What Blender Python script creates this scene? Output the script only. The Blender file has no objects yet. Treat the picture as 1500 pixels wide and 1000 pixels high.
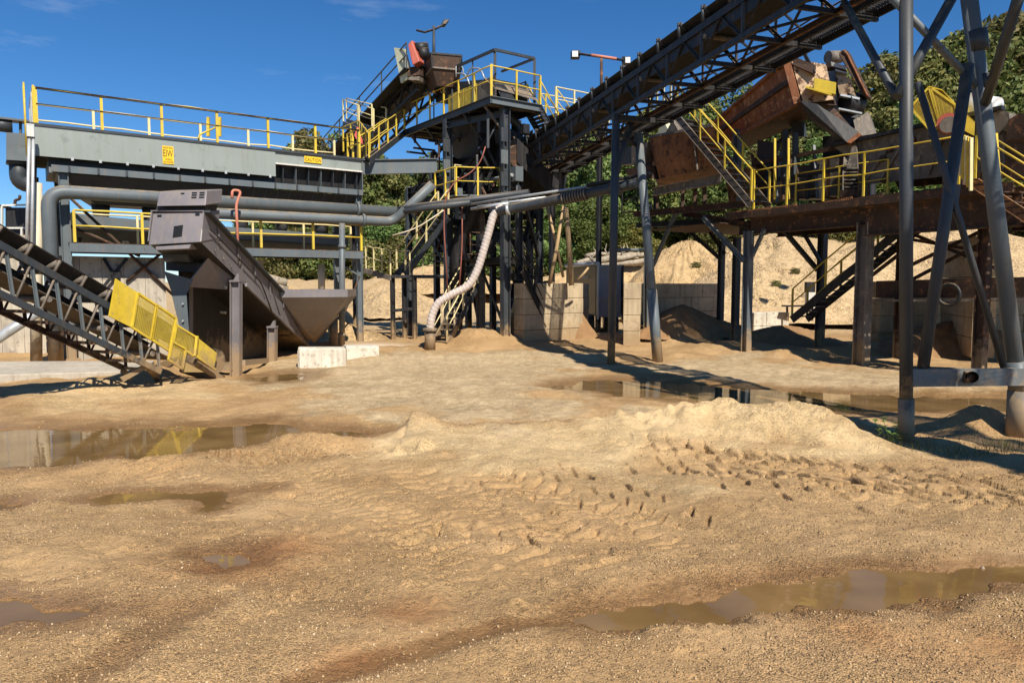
import bpy, bmesh, math, random
import numpy as np
from mathutils import Vector, Matrix
random.seed(7); RNG = np.random.default_rng(11)
S = bpy.context.scene; COL = S.collection
# ------------------------------------------------------------------ camera
CAMZ = 2.3; FPX = 1050.0; PITCH = math.atan(80/1050.0)
cd = bpy.data.cameras.new('Camera'); cam = bpy.data.objects.new('Camera', cd); COL.objects.link(cam)
cd.sensor_width = 36; cd.lens = FPX/1500*36; cd.clip_end = 2000; cd.clip_start = 0.05
cam.location = (0, 0, CAMZ); cam.rotation_euler = (math.pi/2-PITCH, 0, 0); S.camera = cam
# ------------------------------------------------------------------ sky, sun, exposure
SUN_H = Vector((0.40, -0.917)).normalized(); SUN_EL = math.radians(46)
w = bpy.data.worlds.new('World'); S.world = w; w.use_nodes = True
nt = w.node_tree; bg = nt.nodes['Background']
sky = nt.nodes.new('ShaderNodeTexSky'); sky.sky_type = 'NISHITA'; sky.sun_disc = False
sky.sun_elevation = SUN_EL; sky.sun_rotation = math.atan2(SUN_H.x, SUN_H.y)
sky.air_density = 1.0; sky.dust_density = 0.0; sky.ozone_density = 7.0; sky.altitude = 1500
hs = nt.nodes.new('ShaderNodeHueSaturation'); hs.inputs['Saturation'].default_value = 1.18
nt.links.new(sky.outputs[0], hs.inputs['Color'])
# a few faint high wisps over the whole sky
tcw = nt.nodes.new('ShaderNodeTexCoord'); mpw = nt.nodes.new('ShaderNodeMapping'); mpw.inputs['Scale'].default_value = (1.5, 2.2, 7.0); nt.links.new(tcw.outputs['Generated'], mpw.inputs[0])
nzw = nt.nodes.new('ShaderNodeTexNoise'); nzw.inputs['Scale'].default_value = 2.6; nzw.inputs['Detail'].default_value = 9; nzw.inputs['Roughness'].default_value = .6; nt.links.new(mpw.outputs[0], nzw.inputs['Vector'])
rw = nt.nodes.new('ShaderNodeValToRGB'); rw.color_ramp.elements[0].position = .60; rw.color_ramp.elements[1].position = .80; rw.color_ramp.elements[1].color = (.22, .22, .22, 1); nt.links.new(nzw.outputs[0], rw.inputs[0])
mw = nt.nodes.new('ShaderNodeMix'); mw.data_type = 'RGBA'; nt.links.new(rw.outputs[0], mw.inputs[0]); nt.links.new(hs.outputs[0], mw.inputs[6]); mw.inputs[7].default_value = (7.5, 8.0, 8.6, 1); nt.links.new(mw.outputs[2], bg.inputs[0]); bg.inputs[1].default_value = 0.085
sd = bpy.data.lights.new('Sun', 'SUN'); sun = bpy.data.objects.new('Sun', sd); COL.objects.link(sun)
sd.energy = 5.0; sd.angle = math.radians(0.53); sd.color = (1.0, 0.93, 0.82)
tosun = Vector((SUN_H.x*math.cos(SUN_EL), SUN_H.y*math.cos(SUN_EL), math.sin(SUN_EL)))
sun.rotation_euler = tosun.to_track_quat('Z', 'Y').to_euler()
vs = S.view_settings; vs.view_transform = 'Standard'; vs.look = 'None'; vs.exposure = 0.5; vs.gamma = 1
vs.use_curve_mapping = False
S.render.engine = 'CYCLES'; S.cycles.max_bounces = 6; S.cycles.diffuse_bounces = 3
S.cycles.transparent_max_bounces = 6; S.cycles.caustics_reflective = False; S.cycles.caustics_refractive = False
# ------------------------------------------------------------------ measuring helpers
def ray(u, v):
    a = (u-750)/FPX; b = (500-v)/FPX
    return Vector((a, math.cos(PITCH)+b*math.sin(PITCH), -math.sin(PITCH)+b*math.cos(PITCH)))
def P(u, v, D):
    r = ray(u, v); return Vector((0, 0, CAMZ))+r*(D/r.y)
def G(u, v, z=0.0):
    r = ray(u, v); return Vector((0, 0, CAMZ))+r*((z-CAMZ)/r.z)
class Plane:
    """a vertical plane through o along horizontal direction d; at() is the point of it seen at a pixel"""
    def __init__(s, o, d):
        s.o = Vector((o[0], o[1], 0)); s.d = Vector((d[0], d[1], 0)).normalized()
        s.n = Vector((-s.d.y, s.d.x, 0))
        if s.n.y < 0: s.n = -s.n               # n points away from the camera
    def at(s, u, v, off=0.0):
        r = ray(u, v); c = Vector((0, 0, CAMZ)); o = s.o+s.n*off
        t = (o-c).dot(s.n)/r.dot(s.n); return c+r*t
    def pt(s, a, b, z): return s.o+s.d*a+s.n*b+Vector((0, 0, z))
    def au(s, u, off=0.0): return (s.at(u, 420, off)-s.o).dot(s.d)
UP = Vector((0, 0, 1))
# ------------------------------------------------------------------ materials
MATS = {}
def nd(nt, t, **kw):
    n = nt.nodes.new(t)
    for k, v in kw.items():
        if k in ('blend_type', 'data_type', 'operation', 'feature', 'noise_dimensions', 'attribute_name', 'distance', 'wave_type', 'bands_direction'): setattr(n, k, v)
        else: n.inputs[k].default_value = v
    return n
def ramp(nt, src, stops):
    r = nt.nodes.new('ShaderNodeValToRGB'); e = r.color_ramp.elements
    e[0].position, e[1].position = stops[0][0], stops[-1][0]
    e[0].color = stops[0][1]; e[1].color = stops[-1][1]
    for p, c in stops[1:-1]: x = e.new(p); x.color = c
    nt.links.new(src, r.inputs[0]); return r
def C4(c): return (c[0], c[1], c[2], 1)
def mixc(nt, f, a, b):
    m = nt.nodes.new('ShaderNodeMix'); m.data_type = 'RGBA'
    for i, x in ((0, f), (6, a), (7, b)):
        if hasattr(x, 'links'): nt.links.new(x, m.inputs[i])
        elif i == 0: m.inputs[0].default_value = x
        else: m.inputs[i].default_value = C4(x)
    return m.outputs[2]
def mat(name, base, rough=0.6, metal=0.0, var=0.25, wear=None, wear_amt=0.35, scale=1.5, bump=0.15, streak=None, fine=40.0, spec=0.4, streak_amt=0.5, dust=0.75):
    """paint, steel or stone: base colour with soft variation, worn patches and vertical run-down stains"""
    m = bpy.data.materials.new(name); m.use_nodes = True; MATS[name] = m
    nt = m.node_tree; L = nt.links; b = nt.nodes['Principled BSDF']
    tc = nt.nodes.new('ShaderNodeNewGeometry').outputs['Position']
    n1 = nd(nt, 'ShaderNodeTexNoise', Scale=scale, Detail=6.0, Roughness=0.65); L.new(tc, n1.inputs['Vector'])
    lo = tuple(x*(1-var) for x in base); hi = tuple(min(1, x*(1+var)) for x in base)
    r = ramp(nt, n1.outputs[0], [(0.3, C4(lo)), (0.7, C4(hi))]); c = r.outputs[0]
    if streak:
        mp = nt.nodes.new('ShaderNodeMapping'); mp.inputs['Scale'].default_value = (5.0, 5.0, 0.35); L.new(tc, mp.inputs[0])
        n3 = nd(nt, 'ShaderNodeTexNoise', Scale=1.6, Detail=5.0, Roughness=0.6); L.new(mp.outputs[0], n3.inputs['Vector'])
        r3 = ramp(nt, n3.outputs[0], [(0.5, (0, 0, 0, 1)), (0.72, (streak_amt,)*3+(1,))]); c = mixc(nt, r3.outputs[0], c, streak)
    if wear:
        n2 = nd(nt, 'ShaderNodeTexNoise', Scale=scale*3.7, Detail=8.0, Roughness=0.72); L.new(tc, n2.inputs['Vector'])
        t = 0.72-wear_amt*0.5
        r2 = ramp(nt, n2.outputs[0], [(t, (0, 0, 0, 1)), (t+0.07, (1, 1, 1, 1))]); c = mixc(nt, r2.outputs[0], c, wear)
        rr = ramp(nt, r2.outputs[0], [(0, (rough,)*3+(1,)), (1, (0.9,)*3+(1,))]); L.new(rr.outputs[0], b.inputs['Roughness'])
    else: b.inputs['Roughness'].default_value = rough
    if wear and dust:
        geo = nt.nodes.new('ShaderNodeNewGeometry'); sx = nt.nodes.new('ShaderNodeSeparateXYZ'); L.new(geo.outputs['Normal'], sx.inputs[0]); sz = nt.nodes.new('ShaderNodeSeparateXYZ'); L.new(geo.outputs['Position'], sz.inputs[0])
        n5 = nd(nt, 'ShaderNodeTexNoise', Scale=4.5, Detail=6.0, Roughness=0.7); L.new(tc, n5.inputs['Vector'])
        # settled sand on ledges
        up = ramp(nt, sx.outputs[2], [(.55, (0, 0, 0, 1)), (.9, (1, 1, 1, 1))]); pn = ramp(nt, n5.outputs[0], [(.35, (0, 0, 0, 1)), (.62, (dust,)*3+(1,))])
        ml = nt.nodes.new('ShaderNodeMath'); ml.operation = 'MULTIPLY'; L.new(up.outputs[0], ml.inputs[0]); L.new(pn.outputs[0], ml.inputs[1]); c = mixc(nt, ml.outputs[0], c, (0.40, 0.28, 0.15))
        # mud splashed up from the yard
        a1 = nt.nodes.new('ShaderNodeMath'); a1.operation = 'MULTIPLY_ADD'; L.new(n5.outputs[0], a1.inputs[0]); a1.inputs[1].default_value = -2.4; L.new(sz.outputs[2], a1.inputs[2])
        mr = nt.nodes.new('ShaderNodeMapRange'); mr.inputs[1].default_value = -.75; mr.inputs[2].default_value = -.2; mr.inputs[3].default_value = .8; mr.inputs[4].default_value = 0.0; L.new(a1.outputs[0], mr.inputs[0]); c = mixc(nt, mr.outputs[0], c, (0.34, 0.23, 0.12))
    L.new(c, b.inputs['Base Color']); b.inputs['Metallic'].default_value = metal
    b.inputs['Specular IOR Level'].default_value = spec
    if bump:
        n4 = nd(nt, 'ShaderNodeTexNoise', Scale=fine, Detail=4.0); L.new(tc, n4.inputs['Vector'])
        bp = nd(nt, 'ShaderNodeBump', Strength=bump, Distance=0.02); L.new(n4.outputs[0], bp.inputs['Height']); L.new(bp.outputs[0], b.inputs['Normal'])
    return m
DIRT = (0.20, 0.15, 0.10)
mat('grey_green_paint', (0.25, 0.28, 0.255), 0.45, var=0.08, wear=(0.20, 0.225, 0.205), wear_amt=0.3, scale=0.6, bump=0.05, streak=(0.20, 0.20, 0.16), streak_amt=0.4)
mat('blue_grey_paint', (0.105, 0.125, 0.135), 0.5, var=0.15, wear=(0.09, 0.075, 0.06), wear_amt=0.2, scale=1.3, bump=0.05, streak=DIRT, streak_amt=0.35)
mat('dark_blue_grey', (0.036, 0.043, 0.05), 0.5, var=0.25, wear=(0.075, 0.05, 0.03), wear_amt=0.2, scale=1.5, bump=0.08, streak=(0.10, 0.08, 0.06), streak_amt=0.4)
mat('black_steel', (0.013, 0.013, 0.014), 0.55, var=0.35, wear=(0.075, 0.05, 0.035), wear_amt=0.22, scale=1.6, bump=0.1, streak=(0.07, 0.055, 0.045), streak_amt=0.5)
mat('mauve_grey_paint', (0.175, 0.16, 0.165), 0.42, var=0.18, wear=(0.15, 0.135, 0.13), wear_amt=0.16, scale=0.8, bump=0.04, streak=(0.26, 0.205, 0.15), streak_amt=0.5)
mat('yellow_paint', (0.60, 0.43, 0.035), 0.5, var=0.2, wear=(0.34, 0.25, 0.11), wear_amt=0.27, scale=2.5, bump=0.05, streak=(0.42, 0.33, 0.14), streak_amt=0.35)
mat('pale_yellow_paint', (0.68, 0.58, 0.30), 0.55, var=0.12, wear=(0.4, 0.3, 0.14), wear_amt=0.18, scale=3, bump=0.05)
mat('dusty_yellow_mesh', (0.50, 0.37, 0.05), 0.6, var=0.2, wear=(0.3, 0.22, 0.09), wear_amt=0.3, scale=3, bump=0.05)
mat('rust', (0.23, 0.085, 0.035), 0.85, var=0.45, wear=(0.36, 0.19, 0.10), wear_amt=0.36, scale=1.2, bump=0.4, streak=(0.06, 0.025, 0.015), streak_amt=0.7)
mat('dark_rust', (0.055, 0.03, 0.018), 0.8, var=0.4, wear=(0.19, 0.085, 0.038), wear_amt=0.33, scale=1.3, bump=0.3, streak=(0.03, 0.02, 0.015), streak_amt=0.6)
mat('orange_rust', (0.29, 0.13, 0.05), 0.8, var=0.45, wear=(0.09, 0.045, 0.025), wear_amt=0.4, scale=0.9, bump=0.3, streak=(0.08, 0.04, 0.02), streak_amt=0.7)
mat('dusty_steel', (0.16, 0.135, 0.11), 0.7, metal=0.2, var=0.35, wear=(0.28, 0.23, 0.17), wear_amt=0.35, scale=1.3, bump=0.2, streak=(0.05, 0.04, 0.03), streak_amt=0.7)
mat('peeling_paint', (0.52, 0.36, 0.22), 0.8, var=0.2, wear=(0.10, 0.05, 0.03), wear_amt=0.42, scale=1.4, bump=0.4)
mat('galvanised', (0.45, 0.46, 0.46), 0.45, metal=0.4, var=0.15, scale=3, bump=0.05, streak=(0.3, 0.28, 0.24))
mat('white_paint', (0.62, 0.60, 0.54), 0.5, var=0.1, wear=(0.35, 0.25, 0.15), wear_amt=0.2, scale=2, bump=0.05, streak=(0.42, 0.36, 0.27), streak_amt=0.5)
mat('cream_pvc', (0.60, 0.52, 0.38), 0.6, var=0.12, wear=(0.4, 0.27, 0.14), wear_amt=0.25, scale=2, bump=0.05)
mat('concrete', (0.42, 0.37, 0.29), 0.9, var=0.22, wear=(0.24, 0.21, 0.17), wear_amt=0.3, scale=1.2, bump=0.4, streak=(0.23, 0.19, 0.15), streak_amt=0.6, dust=0.0)
mat('block_concrete', (0.46, 0.36, 0.225), 0.92, var=0.25, wear=(0.27, 0.205, 0.125), wear_amt=0.3, scale=1.0, bump=0.5, streak=(0.22, 0.175, 0.12), streak_amt=0.6)
mat('white_block', (0.58, 0.53, 0.43), 0.9, var=0.2, wear=(0.36, 0.3, 0.22), wear_amt=0.35, scale=1.6, bump=0.5, streak=(0.3, 0.24, 0.17), streak_amt=0.6, dust=0.0)
mat('rubber', (0.016, 0.016, 0.017), 0.75, var=0.3, wear=(0.10, 0.08, 0.06), wear_amt=0.2, scale=2, bump=0.1, streak=(0.06, 0.05, 0.04))
mat('dusty_belt', (0.10, 0.08, 0.06), 0.85, var=0.3, wear=(0.17, 0.13, 0.09), wear_amt=0.35, scale=2, bump=0.1)
mat('wood', (0.42, 0.29, 0.15), 0.8, var=0.2, wear=(0.3, 0.2, 0.1), wear_amt=0.3, scale=3, bump=0.3)
mat('weathered_log', (0.33, 0.28, 0.21), 0.9, var=0.35, wear=(0.14, 0.11, 0.08), wear_amt=0.35, scale=3, bump=0.6)
mat('red_paint', (0.40, 0.09, 0.055), 0.55, var=0.15, wear=(0.22, 0.08, 0.05), wear_amt=0.2, scale=2.5, bump=0.05)
mat('faded_red', (0.55, 0.20, 0.13), 0.6, var=0.12, wear=(0.4, 0.18, 0.12), wear_amt=0.25, scale=2, bump=0.05)
mat('pale_green_plate', (0.50, 0.50, 0.36), 0.5, var=0.1, wear=(0.4, 0.38, 0.26), wear_amt=0.25, scale=1.5, bump=0.05, streak=(0.35, 0.32, 0.2))
mat('hose_rubber', (0.50, 0.42, 0.37), 0.6, var=0.12, wear=(0.36, 0.26, 0.2), wear_amt=0.25, scale=4, bump=0.1)
mat('hose_rib', (0.64, 0.58, 0.52), 0.5, var=0.1, scale=4, bump=0.05)
mat('sign_yellow', (0.80, 0.50, 0.02), 0.5, var=0.06, scale=3, bump=0.0)
mat('sign_black', (0.012, 0.012, 0.012), 0.5, var=0.1, bump=0.0)
mat('lamp_glass', (0.75, 0.76, 0.76), 0.2, var=0.04, bump=0.0)
mat('motor_blue', (0.10, 0.25, 0.34), 0.5, var=0.2, wear=(0.2, 0.15, 0.1), wear_amt=0.25, scale=3)
mat('motor_white', (0.55, 0.56, 0.54), 0.4, var=0.1, wear=(0.35, 0.3, 0.25), wear_amt=0.2, scale=2)
mat('pink_cloth', (0.62, 0.10, 0.10), 0.8, var=0.15, scale=4)
mat('trailer_black', (0.014, 0.014, 0.016), 0.35, var=0.2, wear=(0.09, 0.075, 0.06), wear_amt=0.18, scale=1.5)
mat('trailer_grey', (0.22, 0.24, 0.27), 0.45, var=0.15, streak=DIRT, scale=1.5)
mat('bark', (0.10, 0.075, 0.05), 0.9, var=0.35, scale=4, bump=0.6)
mat('sand_load', (0.27, 0.155, 0.07), 0.95, var=0.25, scale=3, bump=0.6)
mat('cable_red', (0.28, 0.09, 0.06), 0.6, var=0.1, bump=0.0)
# ------------------------------------------------------------------ mesh helpers
class MB:
    def __init__(s): s.v = []; s.f = []; s.sm = []
    def add(s, vs, fs, smooth=False):
        o = len(s.v); s.v.extend([tuple(x) for x in vs]); s.f.extend([tuple(i+o for i in f) for f in fs]); s.sm.extend([smooth]*len(fs)); return s
def basis(d, up=UP):
    d = d.normalized()
    if abs(d.dot(up)) > 0.97: up = Vector((1, 0, 0)) if abs(d.x) < 0.9 else Vector((0, 1, 0))
    x = d.cross(up).normalized(); y = x.cross(d).normalized(); return x, y, d
def prof(p, q, pts, up=UP, smooth=False):
    """a closed profile (list of (x, y)) swept straight from p to q"""
    x, y, _ = basis(q-p, up); n = len(pts)
    vs = [p+x*a+y*b for a, b in pts]+[q+x*a+y*b for a, b in pts]
    fs = [(i, (i+1) % n, n+(i+1) % n, n+i) for i in range(n)]
    return vs, fs, n
def beam(p, q, w, h, up=UP):
    vs, fs, n = prof(p, q, [(-w/2, -h/2), (w/2, -h/2), (w/2, h/2), (-w/2, h/2)], up)
    m = MB(); m.add(vs, fs+[(3, 2, 1, 0), (4, 5, 6, 7)]); return m
def ibeam(p, q, w, h, t=0.02, up=UP):
    t = max(t, 0.012); a, b, c = w/2, h/2, t/2
    pts = [(-a, -b), (a, -b), (a, -b+t), (c, -b+t), (c, b-t), (a, b-t), (a, b), (-a, b), (-a, b-t), (-c, b-t), (-c, -b+t), (-a, -b+t)]
    vs, fs, n = prof(p, q, pts, up); m = MB()
    caps = []
    for o in (0, 12):
        caps += [(o, o+1, o+2, o+3, o+10, o+11), (o+3, o+4, o+9, o+10), (o+4, o+5, o+6, o+7, o+8, o+9)]
    m.add(vs, fs+caps); return m
def channel(p, q, w, h, t=0.02, up=UP, flip=False):
    a, b = w/2, h/2; s = -1 if flip else 1
    pts = [(-a*s, -b), (a*s, -b), (a*s, -b+t), ((-a+t)*s, -b+t), ((-a+t)*s, b-t), (a*s, b-t), (a*s, b), (-a*s, b)]
    vs, fs, n = prof(p, q, pts, up); m = MB()
    caps = []
    for o in (0, 8): caps += [(o, o+1, o+2, o+3), (o, o+3, o+4, o+7), (o+4, o+5, o+6, o+7)]
    m.add(vs, fs+caps); return m
def angle(p, q, w, t=0.012, up=UP):
    pts = [(-w/2, -w/2), (w/2, -w/2), (w/2, -w/2+t), (-w/2+t, -w/2+t), (-w/2+t, w/2), (-w/2, w/2)]
    vs, fs, n = prof(p, q, pts, up); m = MB(); m.add(vs, fs+[(0, 1, 2, 3), (0, 3, 4, 5), (6, 7, 8, 9), (6, 9, 10, 11)]); return m
def tube(pts, r, n=8, closed=True):
    """round tube along a polyline; r a number or a list"""
    pts = [Vector(p) for p in pts]; m = MB(); vs = []; k = len(pts)
    t0 = (pts[1]-pts[0]).normalized(); x, y, _ = basis(t0)
    for i, p in enumerate(pts):
        t = (pts[min(i+1, k-1)]-pts[max(i-1, 0)]).normalized()
        x = (x-t*x.dot(t)).normalized(); y = t.cross(x)
        rr = r[i] if isinstance(r, (list, tuple)) else r
        vs += [p+(x*math.cos(2*math.pi*j/n)+y*math.sin(2*math.pi*j/n))*rr for j in range(n)]
    fs = [(i*n+j, i*n+(j+1) % n, (i+1)*n+(j+1) % n, (i+1)*n+j) for i in range(k-1) for j in range(n)]
    m.add(vs, fs, True)
    if closed: m.f += [tuple(range(n-1, -1, -1)), tuple((k-1)*n+j for j in range(n))]; m.sm += [False, False]
    return m
def bend(pts, rad, n=5):
    """round the corners of a polyline"""
    pts = [Vector(p) for p in pts]; out = [pts[0]]
    for a, b, c in zip(pts, pts[1:], pts[2:]):
        r = min(rad, (a-b).length*0.49, (c-b).length*0.49); p = b+(a-b).normalized()*r; q = b+(c-b).normalized()*r
        for i in range(n+1):
            t = i/n; out.append(p*(1-t)**2+b*2*t*(1-t)+q*t*t)
    return out+[pts[-1]]
def prism(poly, vec):
    """polygon extruded along a vector: a plate or a solid body"""
    poly = [Vector(p) for p in poly]; vec = Vector(vec); n = len(poly)
    nrm = Vector((0, 0, 0))
    for i in range(n): nrm += poly[i].cross(poly[(i+1) % n])
    if nrm.dot(vec) > 0: poly = poly[::-1]
    m = MB(); m.add(poly+[p+vec for p in poly], [tuple(range(n)), tuple(range(2*n-1, n-1, -1))]+[(i, n+i, n+(i+1) % n, (i+1) % n) for i in range(n)]); return m
def loft(a, b, cap=True):
    n = len(a); m = MB(); m.add(list(a)+list(b), [(i, (i+1) % n, n+(i+1) % n, n+i) for i in range(n)]+([tuple(range(n-1, -1, -1)), tuple(range(n, 2*n))] if cap else [])); return m
def box(c, sx, sy, sz, d=Vector((1, 0, 0))):
    d = Vector((d[0], d[1], 0)).normalized(); e = Vector((-d.y, d.x, 0)); c = Vector(c)
    return prism([c-d*sx/2-e*sy/2, c+d*sx/2-e*sy/2, c+d*sx/2+e*sy/2, c-d*sx/2+e*sy/2], UP*sz)
def disc(c, ax, r, L, n=16): return tube([Vector(c)-Vector(ax).normalized()*L/2, Vector(c)+Vector(ax).normalized()*L/2], r, n)
def torus(c, ax, R, r, n=16, k=6):
    x, y, _ = basis(Vector(ax)); c = Vector(c); m = MB(); vs = []
    for i in range(n):
        a = 2*math.pi*i/n; d = x*math.cos(a)+y*math.sin(a)
        vs += [c+d*(R+r*math.cos(2*math.pi*j/k))+Vector(ax).normalized()*r*math.sin(2*math.pi*j/k) for j in range(k)]
    m.add(vs, [(i*k+j, ((i+1) % n)*k+j, ((i+1) % n)*k+(j+1) % k, i*k+(j+1) % k) for i in range(n) for j in range(k)], True); return m
def tag(o, label=None, cat=None, group=None, kind=None):
    for k, v in (('label', label), ('category', cat), ('group', group), ('kind', kind)):
        if v: o[k] = v
    return o
def thing(name, label, cat, loc, group=None):
    o = bpy.data.objects.new(name, None); COL.objects.link(o); o.location = loc; o.empty_display_size = 0.2
    return tag(o, label, cat, group)
def root_loc(o):
    v = Vector((0, 0, 0))
    while o is not None: v += o.location; o = o.parent
    return v
def obj(name, m, material, parent=None, kind=None, loc=None, bevel=0.0):
    """link shapes (one MB or a list) as ONE mesh object; children hold world coordinates relative to their root"""
    ms = m if isinstance(m, (list, tuple)) else [m]
    al = MB()
    for k in ms: al.add(k.v, k.f); al.sm[-len(k.f):] = k.sm if k.f else []
    off = root_loc(parent) if parent is not None else Vector(loc or (0, 0, 0))
    me = bpy.data.meshes.new(name); me.from_pydata([(x-off.x, y-off.y, z-off.z) for x, y, z in al.v], [], al.f)
    if any(al.sm): me.polygons.foreach_set('use_smooth', al.sm)
    me.materials.append(MATS[material] if isinstance(material, str) else material); me.update()
    o = bpy.data.objects.new(name, me); COL.objects.link(o)
    if parent is not None: o.parent = parent
    else: o.location = off
    if kind: o['kind'] = kind
    if bevel:
        md = o.modifiers.new('bevel', 'BEVEL'); md.width = bevel; md.segments = 2; md.limit_method = 'ANGLE'
    return o
def lerp(a, b, t): return a*(1-t)+b*t
def railing(parent, pts, h=1.07, material='yellow_paint', spacing=1.6, r=0.024, mid=True, name='railing', toe=None, post_r=None):
    """top and mid rail along deck-level points, each post a sub-part"""
    pts = [Vector(p) for p in pts]; jr = random.Random(round(pts[0].x*97+pts[0].y*31+pts[0].z*7)); jp = [pts[0]]
    for a, b in zip(pts, pts[1:]):
        n = max(2, round((b-a).length/spacing)*2); jp += [lerp(a, b, i/n)+Vector((jr.gauss(0, .008), jr.gauss(0, .008), jr.gauss(0, .010))) for i in range(1, n)]+[b]
    ms = [tube([p+UP*h for p in jp], r, 6)]
    if mid: ms.append(tube([p+UP*(h*0.52+jr.gauss(0, .012)) for p in jp], r*0.85, 6))
    o = obj(name, ms, material, parent); pr = post_r or r
    done = []
    for a, b in zip(pts, pts[1:]):
        n = max(1, round((b-a).length/spacing))
        for i in range(n+1):
            p = lerp(a, b, i/n)
            if any((p-q).length < 0.1 for q in done): continue
            done.append(p); obj('post', beam(p, p+UP*h, pr*2.2, pr*2.2, (b-a).normalized()), material, o)
    if toe: 
        for a, b in zip(pts, pts[1:]): obj('toe_board', beam(a+UP*0.06, b+UP*0.06, 0.01, 0.12), toe, o)
    return o
def stairs(parent, top, bot, wv, n, material='dark_blue_grey', tread='dark_blue_grey', rail='yellow_paint', rail_h=0.95, both=True, rise=0.2):
    top, bot, wv = Vector(top), Vector(bot), Vector(wv)
    for o in (Vector((0, 0, 0)), wv): obj('stringer', channel(top+o, bot+o, 0.06, rise+0.05), material, parent)
    d = Vector((bot.x-top.x, bot.y-top.y, 0)).normalized()
    for i in range(n):
        p = lerp(top, bot, (i+0.5)/n); obj('tread', prism([p-d*0.12, p+d*0.12, p+d*0.12+wv, p-d*0.12+wv], UP*0.035), tread, parent)
    for o in ((Vector((0, 0, 0)), wv) if both else (Vector((0, 0, 0)),)):
        railing(parent, [top+o+UP*0.1, bot+o+UP*0.1], rail_h, rail, 1.5, name='stair_rail')
def mesh_panel(parent, q, fw=0.04, sp=0.05, frame='yellow_paint', wire='dusty_yellow_mesh', name='guard_panel', n=None, bar=0.012):
    """a framed panel of open wire mesh on four corners"""
    q = [Vector(p) for p in q]; nr = (q[1]-q[0]).cross(q[3]-q[0]).normalized()
    o = obj(name, [beam(q[i], q[(i+1) % 4], fw, fw, nr) for i in range(4)], frame, parent)
    ms = []; W = (q[1]-q[0]).length; H = (q[3]-q[0]).length
    for i in range(1, max(2, int(W/sp))):
        t = i/max(2, int(W/sp)); ms.append(beam(lerp(q[0], q[1], t), lerp(q[3], q[2], t), bar*0.6, bar*0.6, nr))
    for i in range(1, max(2, int(H/sp*1.6))):
        t = i/max(2, int(H/sp*1.6)); ms.append(beam(lerp(q[0], q[3], t), lerp(q[1], q[2], t), bar, bar*0.5, nr))
    obj('wire_mesh', ms, wire, o, kind='stuff'); return o
def text(parent, s, o, x, y, size, material, name='lettering', width=None):
    """flat lettering lying in the plane of x and y, o its lower left corner; stays a thin raised print"""
    cu = bpy.data.curves.new(name, 'FONT'); cu.body = s; cu.size = size; cu.extrude = 0.002
    t = bpy.data.objects.new(name, cu); COL.objects.link(t)
    dg = bpy.context.evaluated_depsgraph_get(); me = bpy.data.meshes.new_from_object(t.evaluated_get(dg))
    bpy.data.objects.remove(t); bpy.data.curves.remove(cu)
    x, y = Vector(x).normalized(), Vector(y).normalized(); z = x.cross(y)
    if width:
        xs = [v.co.x for v in me.vertices]; me.transform(Matrix.Translation((-min(xs), 0, 0))); me.transform(Matrix.Diagonal((width/(max(xs)-min(xs)), 1, 1, 1)))
    M = Matrix((x, y, z)).transposed().to_4x4(); M.translation = Vector(o)-root_loc(parent); me.transform(M)
    me.materials.clear(); me.materials.append(MATS[material]); q = bpy.data.objects.new(name, me); COL.objects.link(q); q.parent = parent; return q
# ================================================================== the ground
def vnoise(x, y, seed):
    r = np.random.default_rng(seed); T = r.random((256, 256)).astype(np.float64)
    xi = np.floor(x).astype(int); yi = np.floor(y).astype(int); fx = x-xi; fy = y-yi
    fx = fx*fx*(3-2*fx); fy = fy*fy*(3-2*fy); a, b, c, d = xi & 255, (xi+1) & 255, yi & 255, (yi+1) & 255
    return (T[a, c]*(1-fx)+T[b, c]*fx)*(1-fy)+(T[a, d]*(1-fx)+T[b, d]*fx)*fy-0.5
def fbm(x, y, s, seed, oct=4, g=0.5):
    o = np.zeros_like(x); a = 1.0
    for i in range(oct):
        o += a*vnoise(x*s*2**i+17.3*i, y*s*2**i-9.1*i, seed+i); a *= g
    return o
def sm(e0, e1, x):
    t = np.clip((x-e0)/(e1-e0), 0, 1); return t*t*(3-2*t)
def polydist(x, y, poly):
    """signed distance to a polygon, negative inside"""
    d = np.full_like(x, 1e9); ins = np.zeros(x.shape, bool); n = len(poly)
    for i in range(n):
        ax, ay = poly[i]; bx, by = poly[(i+1) % n]; ex, ey = bx-ax, by-ay
        t = np.clip(((x-ax)*ex+(y-ay)*ey)/(ex*ex+ey*ey+1e-9), 0, 1)
        d = np.minimum(d, (x-ax-t*ex)**2+(y-ay-t*ey)**2)
        c = ((ay > y) != (by > y)) & (x < (bx-ax)*(y-ay)/(by-ay+1e-12)+ax); ins ^= c
    d = np.sqrt(d); return np.where(ins, -d, d)
def pathco(x, y, path):
    """along and across coordinates of a polyline path"""
    best = np.full_like(x, 1e9); S_ = np.zeros_like(x); T_ = np.zeros_like(x); acc = 0.0
    for (ax, ay), (bx, by) in zip(path, path[1:]):
        ex, ey = bx-ax, by-ay; L = math.hypot(ex, ey); t = np.clip(((x-ax)*ex+(y-ay)*ey)/(L*L), 0, 1)
        d = (x-ax-t*ex)**2+(y-ay-t*ey)**2; m = d < best; best = np.where(m, d, best)
        S_ = np.where(m, acc+t*L, S_); T_ = np.where(m, np.sign(ex*(y-ay)-ey*(x-ax))*np.sqrt(d), T_); acc += L
    return S_, T_
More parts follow.
